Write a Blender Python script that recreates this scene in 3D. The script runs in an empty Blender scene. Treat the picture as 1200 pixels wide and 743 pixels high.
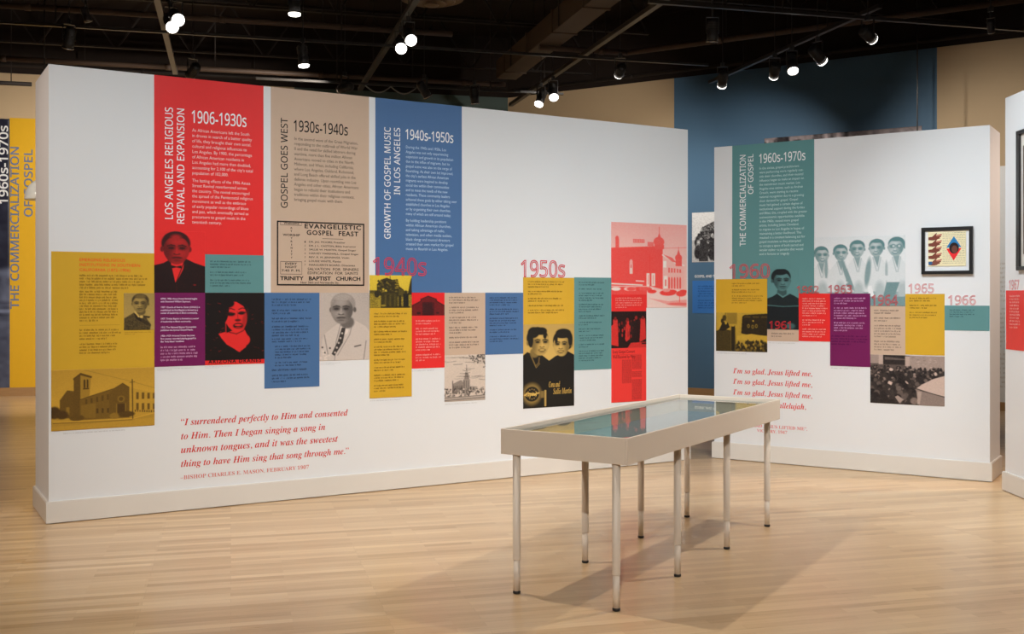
import bpy, bmesh, math, random
import numpy as np
from mathutils import Vector, Matrix, Euler

# ------------------------------------------------------------------ camera, world, exposure
SC = bpy.context.scene
COL = SC.collection
F, CX, HZ, EYE = 1250.0, 600.0, 348.0, 1.5     # focal length (px), principal column, horizon row, eye height (m)
cam_d = bpy.data.cameras.new('camera')
cam = bpy.data.objects.new('camera', cam_d)
COL.objects.link(cam)
cam.location = (0, 0, EYE)
cam.rotation_euler = (math.pi / 2, 0, 0)
cam_d.sensor_width = 36.0
cam_d.lens = 36.0 * F / 1200.0
cam_d.shift_y = -(371.5 - HZ) / 1200.0
cam_d.clip_start = 0.05
cam_d.clip_end = 100
SC.camera = cam

wd = bpy.data.worlds.new('world')
SC.world = wd
wd.use_nodes = True
wd.node_tree.nodes['Background'].inputs['Color'].default_value = (0.9, 0.85, 0.8, 1)
wd.node_tree.nodes['Background'].inputs['Strength'].default_value = 0.03
SC.view_settings.view_transform = 'Standard'
SC.view_settings.look = 'None'
SC.view_settings.gamma = 1
SC.view_settings.use_curve_mapping = False
SC.view_settings.exposure = -0.09

# gallery spotlights and added fill spots (position, target, watts, half-cone deg, blend, colour); each sits in a track head built below
WARM = (1.0, 0.93, 0.84)
NEUT = (0.85, 0.94, 1.0)
TRACK_Z = 4.3
WASH = [
    # wall washers in front of the long wall, above the frame
    ((-2.3, 3.6, 4.12), (-2.9, 7.4, 0.8), 205, 44, 1.0, NEUT),
    ((-0.9, 4.3, 4.12), (-1.5, 8.1, 0.8), 185, 44, 1.0, NEUT),
    ((0.6, 5.0, 4.12), (-0.2, 8.9, 0.8), 165, 44, 1.0, NEUT),
    ((1.8, 6.0, 4.12), (1.2, 9.7, 0.8), 150, 44, 1.0, NEUT),
    # short wall and its neighbour
    ((2.2, 5.0, 4.12), (2.7, 9.5, 0.9), 165, 42, 1.0, NEUT),
    ((3.1, 4.2, 4.12), (3.6, 8.9, 0.9), 165, 42, 1.0, NEUT),
    # floor round the showcase, then spots added to lift dim places
    ((-0.3, -1.6, 4.12), (0.2, 5.2, 0.5), 850, 28, 1.0, (0.98, 0.97, 0.95)),
    ((2.4, 0.6, 4.12), (2.2, 5.0, 0.0), 60, 45, 1.0, WARM),  # unseen lamp added to brighten the floor on the right
    ((-2.6, 1.4, 4.12), (-2.4, 4.9, 0.0), 130, 50, 1.0, (1.0, 0.88, 0.74)),  # added out of view to lift the left foreground floor
    ((-1.0, 6.0, 4.12), (1.0, 5.2, 0.0), 230, 66, 1.0, WARM),
    ((2.9, 6.4, 4.12), (0.8, 5.8, 0.0), 240, 66, 1.0, WARM),
    ((1.6, 6.9, 4.12), (3.8, 7.7, 1.7), 330, 40, 1.0, NEUT),  # fill lamp added for the right edge partition, out of view
    ((-5.2, 5.2, 4.12), (-3.3, 7.4, 1.2), 290, 40, 1.0, (1.0, 0.80, 0.66)),  # added unseen lamp, warms and lifts the long wall's narrow end
    ((-6.6, 8.8, 4.12), (-5.6, 12.2, 0.0), 330, 45, 1.0, WARM),  # extra unseen lamp added because the floor behind the long wall was dark
    ((6.3, 8.3, 4.12), (4.05, 8.85, 1.4), 430, 34, 1.0, (1.0, 0.78, 0.64)),  # pinkish fill added out of view for the shorter wall's end face
]

random.seed(7)
RNG = np.random.default_rng(11)

# ------------------------------------------------------------------ helpers
def lin(c):
    return tuple((v / 255.0 / 12.92) if v <= 10.31 else ((v / 255.0 + 0.055) / 1.055) ** 2.4 for v in c)

def alb(c, k=1.25):
    return tuple(min(0.86, v * k) for v in lin(c))

_M = {}
def mat(name, color, rough=0.5, metallic=0.0, spec=0.5, emit=None, estr=0.0, coat=0.0):
    if name in _M:
        return _M[name]
    m = bpy.data.materials.new(name)
    m.use_nodes = True
    b = m.node_tree.nodes['Principled BSDF']
    b.inputs['Base Color'].default_value = (*color, 1)
    b.inputs['Roughness'].default_value = rough
    b.inputs['Metallic'].default_value = metallic
    b.inputs['Specular IOR Level'].default_value = spec
    b.inputs['Coat Weight'].default_value = coat
    if emit:
        b.inputs['Emission Color'].default_value = (*emit, 1)
        b.inputs['Emission Strength'].default_value = estr
    _M[name] = m
    return m

def noisy(name, c1, c2, scale=6.0, rough=0.6, bump=0.0, bscale=120.0, spec=0.4, stretch=(1, 1, 1)):
    """Procedural paint: slow tone drift between two colours plus fine roller relief."""
    if name in _M:
        return _M[name]
    m = bpy.data.materials.new(name)
    m.use_nodes = True
    nt = m.node_tree
    b = nt.nodes['Principled BSDF']
    tc = nt.nodes.new('ShaderNodeTexCoord')
    mp = nt.nodes.new('ShaderNodeMapping'); mp.inputs['Scale'].default_value = stretch
    nt.links.new(tc.outputs['Object'], mp.inputs['Vector'])
    n = nt.nodes.new('ShaderNodeTexNoise'); n.inputs['Scale'].default_value = scale; n.inputs['Detail'].default_value = 4
    nt.links.new(mp.outputs['Vector'], n.inputs['Vector'])
    mx = nt.nodes.new('ShaderNodeMix'); mx.data_type = 'RGBA'
    mx.inputs['A'].default_value = (*c1, 1); mx.inputs['B'].default_value = (*c2, 1)
    nt.links.new(n.outputs['Fac'], mx.inputs['Factor'])
    nt.links.new(mx.outputs['Result'], b.inputs['Base Color'])
    b.inputs['Roughness'].default_value = rough
    b.inputs['Specular IOR Level'].default_value = spec
    if bump:
        n2 = nt.nodes.new('ShaderNodeTexNoise'); n2.inputs['Scale'].default_value = bscale; n2.inputs['Detail'].default_value = 3
        nt.links.new(tc.outputs['Object'], n2.inputs['Vector'])
        bp = nt.nodes.new('ShaderNodeBump'); bp.inputs['Strength'].default_value = bump; bp.inputs['Distance'].default_value = 0.002
        nt.links.new(n2.outputs['Fac'], bp.inputs['Height'])
        nt.links.new(bp.outputs['Normal'], b.inputs['Normal'])
    _M[name] = m
    return m

def vinyl(c, k=1.25):
    """Printed matt vinyl of a flat colour with a very slight print mottling."""
    a = alb(c, k)
    return noisy('vinyl_%d_%d_%d_%d' % (*c, int(k * 100)), tuple(v * 0.97 for v in a), tuple(min(1, v * 1.03) for v in a), 14.0, 0.42, 0.05, 60.0, 0.4)

def ink(c, k=1.25):
    return mat('ink_%d_%d_%d_%d' % (*c, int(k * 100)), alb(c, k), 0.6, spec=0.2)

def print_mat():
    if 'print' in _M:
        return _M['print']
    m = bpy.data.materials.new('halftone_print')
    m.use_nodes = True
    nt = m.node_tree
    b = nt.nodes['Principled BSDF']
    at = nt.nodes.new('ShaderNodeAttribute'); at.attribute_name = 'Col'
    nt.links.new(at.outputs['Color'], b.inputs['Base Color'])
    b.inputs['Roughness'].default_value = 0.45
    b.inputs['Specular IOR Level'].default_value = 0.35
    _M['print'] = m
    return m

class MB:
    """Collects shapes for one mesh."""
    def __init__(s):
        s.v = []; s.f = []; s.sm = []
    def box(s, x0, x1, y0, y1, z0, z1):
        n = len(s.v)
        s.v += [(x0, y0, z0), (x1, y0, z0), (x1, y1, z0), (x0, y1, z0), (x0, y0, z1), (x1, y0, z1), (x1, y1, z1), (x0, y1, z1)]
        for q in ((3, 2, 1, 0), (4, 5, 6, 7), (0, 1, 5, 4), (1, 2, 6, 5), (2, 3, 7, 6), (3, 0, 4, 7)):
            s.f.append([n + i for i in q]); s.sm.append(False)
        return s
    def quad(s, a, b, c, d):
        n = len(s.v); s.v += [a, b, c, d]; s.f.append([n, n + 1, n + 2, n + 3]); s.sm.append(False)
        return s
    def lathe(s, prof, n=24, cx=0.0, cy=0.0, caps=True):
        """Profile [(r, z)...] turned about a vertical axis."""
        base = len(s.v)
        for r, z in prof:
            for i in range(n):
                a = 2 * math.pi * i / n
                s.v.append((cx + r * math.cos(a), cy + r * math.sin(a), z))
        for k in range(len(prof) - 1):
            for i in range(n):
                j = (i + 1) % n
                s.f.append([base + k * n + i, base + k * n + j, base + (k + 1) * n + j, base + (k + 1) * n + i]); s.sm.append(True)
        if caps:
            s.f.append([base + i for i in reversed(range(n))]); s.sm.append(False)
            t = base + (len(prof) - 1) * n
            s.f.append([t + i for i in range(n)]); s.sm.append(False)
        return s
    def bar(s, p, q, w, h):
        """Rectangular bar from p to q."""
        p = Vector(p); q = Vector(q); d = (q - p).normalized()
        up = Vector((0, 0, 1)) if abs(d.z) < 0.95 else Vector((0, 1, 0))
        a = d.cross(up).normalized(); b = a.cross(d)
        n = len(s.v)
        for c in (p, q):
            for i, j in ((-1, -1), (1, -1), (1, 1), (-1, 1)):
                s.v.append(tuple(c + a * (i * w / 2) + b * (j * h / 2)))
        for f in ((3, 2, 1, 0), (4, 5, 6, 7), (0, 1, 5, 4), (1, 2, 6, 5), (2, 3, 7, 6), (3, 0, 4, 7)):
            s.f.append([n + i for i in f]); s.sm.append(False)
        return s
    def tube(s, pts, r, n=8):
        pts = [Vector(p) for p in pts]
        base = len(s.v)
        for k, p in enumerate(pts):
            d = (pts[min(k + 1, len(pts) - 1)] - pts[max(k - 1, 0)]).normalized()
            up = Vector((0, 0, 1)) if abs(d.z) < 0.95 else Vector((0, 1, 0))
            a = d.cross(up).normalized(); b = a.cross(d)
            for i in range(n):
                t = 2 * math.pi * i / n
                s.v.append(tuple(p + a * (r * math.cos(t)) + b * (r * math.sin(t))))
        for k in range(len(pts) - 1):
            for i in range(n):
                j = (i + 1) % n
                s.f.append([base + k * n + i, base + k * n + j, base + (k + 1) * n + j, base + (k + 1) * n + i]); s.sm.append(True)
        s.f.append([base + i for i in reversed(range(n))]); s.sm.append(False)
        t = base + (len(pts) - 1) * n
        s.f.append([t + i for i in range(n)]); s.sm.append(False)
        return s
    def mesh(s, name):
        me = bpy.data.meshes.new(name)
        me.from_pydata(s.v, [], s.f)
        me.polygons.foreach_set('use_smooth', s.sm)
        me.update()
        return me
    def build(s, name, material, parent=None, loc=(0, 0, 0), rz=0.0, bevel=0.0, label=None):
        o = bpy.data.objects.new(name, s.mesh(name))
        COL.objects.link(o)
        o.data.materials.append(material)
        o.location = loc
        o.rotation_euler = (0, 0, rz)
        o.parent = parent
        if bevel:
            md = o.modifiers.new('bevel', 'BEVEL'); md.width = bevel; md.segments = 2; md.limit_method = 'ANGLE'; md.angle_limit = 1.0
        if label:
            o['label'] = label
        return o

def tag(o, label, cat, group=None, kind=None):
    o['label'] = label; o['category'] = cat
    if group: o['group'] = group
    if kind: o['kind'] = kind
    return o

def empty(name, loc, rz=0.0):
    o = bpy.data.objects.new(name, None)
    COL.objects.link(o)
    o.location = loc; o.rotation_euler = (0, 0, rz); o.empty_display_size = 0.1
    return o

def struct(o, label, cat):
    return tag(o, label, cat, kind='structure')

def at_z(px, py, z):
    """World point at height z seen in photo column px, row py."""
    Y = F * (z - EYE) / (HZ - py)
    return Vector(((px - CX) / F * Y, Y, z))

class Wall:
    """Vertical plane through (x, y) running at angle ang; s = metres along it, z = height."""
    def __init__(w, x, y, ang):
        w.o = Vector((x, y)); w.ang = ang; w.d = Vector((math.cos(ang), math.sin(ang)))
        w.n = Vector((w.d.y, -w.d.x))          # outward, towards the viewer
    def s(w, px):
        k = (px - CX) / F
        return (k * w.o.y - w.o.x) / (w.d.x - k * w.d.y)
    def z(w, px, py):
        Y = w.o.y + w.s(px) * w.d.y
        return EYE + (HZ - py) / F * Y
    def p(w, s, z, off=0.0):
        q = w.o + w.d * s + w.n * off
        return Vector((q.x, q.y, z))
# ------------------------------------------------------------------ the room
P_ANG = math.atan2(0.255, 0.967)                     # floor boards, pipes and left back wall
PD = Vector((math.cos(P_ANG), math.sin(P_ANG)))
QD = Vector((-PD.y, PD.x))
WA = Wall(-3.062, 7.05, math.atan2(2.77, 4.68))      # long partition
U_ANG = math.atan2(-0.545, 0.839)
WB = Wall(1.885, 9.94, U_ANG)                        # short partition
WC = Wall(3.82, 8.26, math.atan2(-0.999, -0.02))     # partition at the right edge
WK = Wall(-0.07, 18.1, math.atan2(-0.531, 0.847))    # back wall with the blue bay
WL = Wall(-0.07 - PD.x * 14, 18.1 - PD.y * 14, P_ANG)  # left back wall, s = 14 is the corner

def floor_mat():
    m = bpy.data.materials.new('maple_strip_floor')
    m.use_nodes = True
    nt = m.node_tree
    b = nt.nodes['Principled BSDF']
    N = lambda t: nt.nodes.new(t)
    L = nt.links.new
    tc = N('ShaderNodeTexCoord')
    mp = N('ShaderNodeMapping'); mp.inputs['Rotation'].default_value = (0, 0, -P_ANG)
    L(tc.outputs['Object'], mp.inputs['Vector'])
    def brick(w, off):
        br = N('ShaderNodeTexBrick')
        br.inputs['Scale'].default_value = 1.0
        br.inputs['Brick Width'].default_value = w
        br.inputs['Row Height'].default_value = 0.057
        br.inputs['Mortar Size'].default_value = 0.0006
        br.inputs['Mortar Smooth'].default_value = 0.2
        br.inputs['Bias'].default_value = 0.0
        br.offset = off; br.offset_frequency = 2
        br.inputs['Color1'].default_value = (0, 0, 0, 1)
        br.inputs['Color2'].default_value = (1, 1, 1, 1)
        br.inputs['Mortar'].default_value = (0.5, 0.5, 0.5, 1)
        L(mp.outputs['Vector'], br.inputs['Vector'])
        return br
    b1 = brick(1.13, 0.37)
    b2 = brick(0.71, 0.61)
    # long grain
    mg = N('ShaderNodeMapping'); mg.inputs['Scale'].default_value = (1.6, 26, 1)
    L(mp.outputs['Vector'], mg.inputs['Vector'])
    gn = N('ShaderNodeTexNoise'); gn.inputs['Scale'].default_value = 2.0; gn.inputs['Detail'].default_value = 6; gn.inputs['Roughness'].default_value = 0.6
    L(mg.outputs['Vector'], gn.inputs['Vector'])
    big = N('ShaderNodeTexNoise'); big.inputs['Scale'].default_value = 0.55; big.inputs['Detail'].default_value = 3
    L(mp.outputs['Vector'], big.inputs['Vector'])
    a1 = N('ShaderNodeMath'); a1.operation = 'MULTIPLY'; a1.inputs[1].default_value = 0.30
    L(b1.outputs['Color'], a1.inputs[0])
    a2 = N('ShaderNodeMath'); a2.operation = 'MULTIPLY_ADD'; a2.inputs[1].default_value = 0.25
    L(b2.outputs['Color'], a2.inputs[0]); L(a1.outputs[0], a2.inputs[2])
    a3 = N('ShaderNodeMath'); a3.operation = 'MULTIPLY_ADD'; a3.inputs[1].default_value = 0.60
    L(gn.outputs['Fac'], a3.inputs[0]); L(a2.outputs[0], a3.inputs[2])
    a4 = N('ShaderNodeMath'); a4.operation = 'MULTIPLY_ADD'; a4.inputs[1].default_value = 0.25
    L(big.outputs['Fac'], a4.inputs[0]); L(a3.outputs[0], a4.inputs[2])
    rp = N('ShaderNodeValToRGB')
    e = rp.color_ramp.elements
    e[0].position = 0.28; e[0].color = (0.43, 0.25, 0.115, 1)
    e[1].position = 1.0; e[1].color = (0.73, 0.52, 0.305, 1)
    e2 = rp.color_ramp.elements.new(0.62); e2.color = (0.61, 0.405, 0.22, 1)
    L(a4.outputs[0], rp.inputs['Fac'])
    # dark joints
    mx = N('ShaderNodeMix'); mx.data_type = 'RGBA'; mx.inputs['B'].default_value = (0.30, 0.17, 0.08, 1)
    L(rp.outputs['Color'], mx.inputs['A'])
    jf = N('ShaderNodeMath'); jf.operation = 'MULTIPLY'; jf.inputs[1].default_value = 0.7
    L(b1.outputs['Fac'], jf.inputs[0]); L(jf.outputs[0], mx.inputs['Factor'])
    L(mx.outputs['Result'], b.inputs['Base Color'])
    rr = N('ShaderNodeMapRange'); rr.inputs['To Min'].default_value = 0.24; rr.inputs['To Max'].default_value = 0.36
    L(gn.outputs['Fac'], rr.inputs['Value']); L(rr.outputs['Result'], b.inputs['Roughness'])
    b.inputs['Specular IOR Level'].default_value = 0.42
    bp = N('ShaderNodeBump'); bp.inputs['Strength'].default_value = 0.12; bp.inputs['Distance'].default_value = 0.002
    sm = N('ShaderNodeMath'); sm.operation = 'MULTIPLY_ADD'; sm.inputs[1].default_value = -1.0
    L(b1.outputs['Fac'], sm.inputs[0]); L(gn.outputs['Fac'], sm.inputs[2])
    L(sm.outputs[0], bp.inputs['Height']); L(bp.outputs['Normal'], b.inputs['Normal'])
    return m

WHITE = noisy('white_paint', (0.775, 0.775, 0.775), (0.80, 0.80, 0.80), 1.2, 0.55, 0.10, 90.0, 0.35)
BASEP = noisy('baseboard_paint', (0.73, 0.685, 0.62), (0.76, 0.71, 0.645), 2.0, 0.4, 0.04, 60.0, 0.5)
BEIGE = noisy('beige_paint', (0.56, 0.41, 0.245), (0.60, 0.44, 0.265), 0.8, 0.65, 0.08, 60.0)
BLUEP = noisy('slate_blue_paint', (0.080, 0.170, 0.280), (0.090, 0.185, 0.30), 0.8, 0.6, 0.08, 60.0)
GREENP = noisy('dark_green_paint', (0.075, 0.115, 0.10), (0.085, 0.125, 0.11), 0.8, 0.6, 0.08, 60.0)
BLACKP = noisy('ceiling_black', (0.020, 0.013, 0.010), (0.028, 0.019, 0.015), 1.5, 0.85, 0.2, 20.0, 0.2)
OAK = noisy('oak_trim', (0.36, 0.20, 0.085), (0.46, 0.27, 0.12), 5.0, 0.35, 0.05, 60.0, 0.5, (1, 8, 8))

X0, X1, Y0, Y1 = -16.0, 14.0, -5.0, 24.0
fl = MB().box(X0, X1, Y0, Y1, -0.08, 0).build('floor', floor_mat())
struct(fl, 'pale maple strip floor with a soft polish', 'floor')
DECK = 5.9
ce = MB().box(X0, X1, Y0, Y1, DECK, DECK + 0.1)
struct(ce.build('ceiling', BLACKP), 'black painted ceiling deck high above the galleries', 'ceiling')

def slab(W, s0, s1, z0, z1, th, name, m, label, cat='wall', off=0.0):
    """Upright slab whose face is the wall plane, thickness going back."""
    c = W.p((s0 + s1) / 2, z0, off)
    o = MB().box(-(s1 - s0) / 2, (s1 - s0) / 2, 0, th, 0, z1 - z0).build(name, m, None, c, W.ang)
    if cat: struct(o, label, cat)
    return o

def skirt(W, s0, s1, th, name, label, h=0.147, t=0.018, ends=(1, 1), m=None, lip=True):
    """Baseboard along the face of a partition and round its two ends."""
    mb = MB()
    L = s1 - s0
    e0 = t if ends[0] else 0; e1 = t if ends[1] else 0
    for z0, z1, tt in ((0.006, h - 0.006, t), (h - 0.006, h, t - 0.004)):
        k = tt - t
        mb.box(-L / 2 - (e0 + (k if e0 else 0)), L / 2 + (e1 + (k if e1 else 0)), -tt, 0, z0, z1)
        if ends[0]: mb.box(-L / 2 - tt, -L / 2, 0, th, z0, z1)
        if ends[1]: mb.box(L / 2, L / 2 + tt, 0, th, z0, z1)
    o = mb.build(name, m or BASEP, None, W.p((s0 + s1) / 2, 0), W.ang)
    struct(o, label, 'baseboard')
    return o

HA = 3.04
HB = 2.894
LA = WA.s(806)
slab(WA, 0, LA, 0.0, HA, 0.70, 'wall_left', WHITE, 'long white freestanding partition wall carrying most of the timeline')
skirt(WA, 0, LA, 0.70, 'baseboard_left', 'cream baseboard along the foot of the long white partition')
LB = WB.s(1160)
slab(WB, 0, LB, 0.0, HB, 0.51, 'wall_right', WHITE, 'shorter white partition wall with the framed picture')
skirt(WB, 0, LB, 0.51, 'baseboard_right', 'cream baseboard along the foot of the shorter white partition', h=0.155)
slab(WC, 0, 3.4, 0.0, 3.04, 0.5, 'wall_far_right', WHITE, 'white partition wall cut by the right edge of the picture')
skirt(WC, 0, 3.4, 0.5, 'baseboard_far_right', 'cream baseboard of the partition at the right edge', h=0.15)

TOPZ = 4.88
# back wall: beige, blue bay, beige
sb0, sb1 = WK.s(790), WK.s(1098)
WKEND = 11.0
slab(WK, -0.2, sb0, 0.0, TOPZ, 0.25, 'wall_back', BEIGE, 'beige painted back wall left of the blue bay')
slab(WK, sb0, sb1, 0.0, TOPZ, 0.25, 'wall_back_blue', BLUEP, 'slate blue bay of the back wall between two beige bays')
slab(WK, sb1, WKEND, 0.0, TOPZ, 0.25, 'wall_back_right', BEIGE, 'beige painted back wall right of the blue bay')
slab(WK, -0.2, WKEND, TOPZ, DECK, 0.25, 'trim_1', BLACKP, 'black painted strip above the back wall', off=-0.03)
slab(WK, -0.2, WKEND, 0.0, 0.11, 0.03, 'baseboard_back', OAK, 'oak baseboard along the back wall', 'baseboard', off=0.02)
sg = WL.s(345)
slab(WL, 0, sg, 0.0, TOPZ, 0.25, 'wall_back_left', BEIGE, 'beige painted back wall at the far left')
slab(WL, sg, 14.0, 0.0, TOPZ, 0.25, 'wall_back_green', GREENP, 'dark green painted wall showing above the long partition')
slab(WL, 0, 14.0, TOPZ, DECK, 0.25, 'trim_2', BLACKP, 'black painted strip above the left back wall', off=-0.03)
slab(WL, 0, 14.0, 0.0, 0.13, 0.03, 'baseboard_back_left', OAK, 'oak baseboard along the far left wall', 'baseboard', off=0.02)
# closing walls outside the picture
for nm, bx, lb in (('wall_rear', (X0, X1, Y0 - 0.2, Y0), 'beige wall behind the viewer'),
                   ('wall_side_left', (X0 - 0.2, X0, Y0, Y1), 'beige side wall far left outside the picture'),
                   ('wall_side_right', (X1, X1 + 0.2, Y0, Y1), 'beige side wall far right outside the picture'),
                   ('wall_far', (X0, X1, Y1, Y1 + 0.2), 'beige wall behind the back galleries')):
    struct(MB().box(bx[0], bx[1], bx[2], bx[3], 0, DECK).build(nm, BEIGE), lb, 'wall')

# ------------------------------------------------------------------ showcase table
def showcase():
    PAINT = noisy('greige_enamel', (0.77, 0.66, 0.545), (0.79, 0.68, 0.56), 3.0, 0.42, 0.05, 200.0, 0.45)
    FELT = noisy('case_lining', (0.42, 0.43, 0.44), (0.47, 0.48, 0.49), 8.0, 0.9, 0.2, 200.0, 0.1)
    RUB = mat('black_rubber', (0.015, 0.014, 0.013), 0.6)
    GASK = mat('grey_gasket', (0.20, 0.20, 0.21), 0.5)
    LD = Vector((0.530, 0.848)); ang = math.atan2(LD.y, LD.x)
    a, b = 1.135, 0.356
    zt, zb = 0.832, 0.704
    t = empty('display_case_table', (0.8455, 6.184, 0), ang)
    tag(t, 'long low glass-topped display case on eight slim legs standing on the maple floor', 'display case')
    w = 0.014
    def side(x0, x1, y0, y1):
        return MB().box(x0, x1, y0, y1, zb, zt).build('side_panel', PAINT, t, bevel=0.0025)
    side(-a, a, -b, -b + w); side(-a, a, b - w, b)
    side(-a, -a + w, -b + w, b - w); side(a - w, a, -b + w, b - w)
    MB().box(-a + w, a - w, -b + w, b - w, zb + 0.004, zb + 0.018).build('case_floor', FELT, t)
    # gasket strips the pane rests on
    g = MB()
    k = 0.012
    zg = zt - 0.024
    g.box(-a + w, a - w, -b + w, -b + w + k, zg - 0.006, zg); g.box(-a + w, a - w, b - w - k, b - w, zg - 0.006, zg)
    g.box(-a + w, -a + w + k, -b + w + k, b - w - k, zg - 0.006, zg); g.box(a - w - k, a - w, -b + w + k, b - w - k, zg - 0.006, zg)
    g.build('gasket', GASK, t)
    gm = bpy.data.materials.new('case_glass'); gm.use_nodes = True
    nt = gm.node_tree; nt.nodes.clear()
    out = nt.nodes.new('ShaderNodeOutputMaterial')
    tr = nt.nodes.new('ShaderNodeBsdfTransparent'); tr.inputs['Color'].default_value = (0.90, 0.94, 0.93, 1)
    gl = nt.nodes.new('ShaderNodeBsdfGlossy'); gl.inputs['Roughness'].default_value = 0.012; gl.inputs['Color'].default_value = (0.98, 0.99, 1.0, 1)
    fr = nt.nodes.new('ShaderNodeFresnel'); fr.inputs['IOR'].default_value = 2.2
    mx = nt.nodes.new('ShaderNodeMixShader')
    gg = nt.nodes.new('ShaderNodeNewGeometry')
    iv = nt.nodes.new('ShaderNodeMath'); iv.operation = 'SUBTRACT'; iv.inputs[0].default_value = 1.0
    ml = nt.nodes.new('ShaderNodeMath'); ml.operation = 'MULTIPLY'
    nt.links.new(gg.outputs['Backfacing'], iv.inputs[1]); nt.links.new(fr.outputs[0], ml.inputs[0]); nt.links.new(iv.outputs[0], ml.inputs[1])
    nt.links.new(ml.outputs[0], mx.inputs[0]); nt.links.new(tr.outputs[0], mx.inputs[1]); nt.links.new(gl.outputs[0], mx.inputs[2])
    nt.links.new(mx.outputs[0], out.inputs['Surface'])
    MB().box(-a + w + 0.001, a - w - 0.001, -b + w + 0.001, b - w - 0.001, zg, zg + 0.006).build('glass_pane', gm, t, label='clear glass lid reflecting the walls')
    up = MB().lathe([(0.0192, 0.172), (0.0198, 0.1735), (0.0198, 0.1755), (0.0198, 0.706)], 24).mesh('leg_tube')
    lo = MB().lathe([(0.0168, 0.014), (0.0168, 0.172)], 24).mesh('leg_lower')
    ft = MB().lathe([(0.0175, 0.0), (0.019, 0.003), (0.019, 0.012), (0.0165, 0.015)], 24).mesh('foot')
    for me, mm in ((up, PAINT), (lo, PAINT), (ft, RUB)):
        me.materials.append(mm)
    for sy in (-0.280, 0.280):
        for i in range(4):
            x = -1.1024 + 2 * 1.1024 * i / 3
            o = bpy.data.objects.new('leg', up); COL.objects.link(o); o.parent = t; o.location = (x, sy, 0)
            for nm, me in (('leg_extension', lo), ('foot', ft)):
                c = bpy.data.objects.new(nm, me); COL.objects.link(c); c.parent = o
    return t
showcase()
# ------------------------------------------------------------------ printing: panels, lettering, photographs
GRP = {id(WA): 'printed panels on the long wall', id(WB): 'printed panels on the shorter wall', id(WC): 'printed panels on the right edge wall'}
class Panel:
    def __init__(p, W, obj, s0, s1, z0, z1, off):
        p.W, p.o, p.s0, p.s1, p.z0, p.z1, p.off = W, obj, s0, s1, z0, z1, off
        p.sc = (s0 + s1) / 2
    def loc(p, s, z):
        return s - p.sc, z - p.z0

def panel(W, name, label, x0, x1, yt, yb, c, off=0.003, cat='panel', k=1.25, group=None, top=None):
    s0, s1 = W.s(x0), W.s(x1)
    z1 = top if top else W.z(x0, yt)
    z0 = W.z(x0, yb)
    group = group or GRP.get(id(W), 'printed panels on the back walls')
    o = MB().box(-(s1 - s0) / 2, (s1 - s0) / 2, -off, 0, 0, z1 - z0).build(name, vinyl(c, k), None, W.p((s0 + s1) / 2, z0), W.ang)
    tag(o, label, cat, group)
    return Panel(W, o, s0, s1, z0, z1, off)

def bare(W, name, label, x0, x1, yt, yb, cat, off=0.0, kind=None):
    """Empty carrier for lettering applied straight onto the paint."""
    s0, s1 = W.s(x0), W.s(x1)
    z0 = W.z(x0, yb)
    o = empty(name, W.p((s0 + s1) / 2, z0), W.ang)
    tag(o, label, cat)
    return Panel(W, o, s0, s1, z0, W.z(x0, yt), off)

JOBS = []          # lettering waits here until every font curve can be evaluated in one go
def text(P, s, x0, x1, yt, yb, c, name='lettering', rot=False, fit='box', weight=0.0, shear=0.0, spacing=1.0, lead=1.0,
         outline=0.0, off=0.0007, k=1.25, res=2, single=None, asp=1.0, bold=0.0):
    objs = []
    for i, row in enumerate(s.split('\n')):
        if not row.strip(): continue
        cu = bpy.data.curves.new('type', 'FONT')
        cu.body = row
        cu.size = 1.0
        cu.resolution_u = res
        cu.shear = shear
        cu.space_character = spacing
        if outline:
            cu.fill_mode = 'NONE'; cu.bevel_depth = outline; cu.bevel_resolution = 0
        elif bold or weight:
            cu.fill_mode = 'FRONT'; cu.bevel_depth = max(bold, weight); cu.bevel_resolution = 0
        o = bpy.data.objects.new('type', cu)
        COL.objects.link(o)
        objs.append((o, cu, -1.18 * lead * i))
    W = P.W
    JOBS.append((objs, P, name, W.s(x0), W.s(x1), W.z(x0, yt) if yt is not None else None, W.z(x0, yb), rot, fit, ink(c, k), off + P.off, single, asp))

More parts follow.
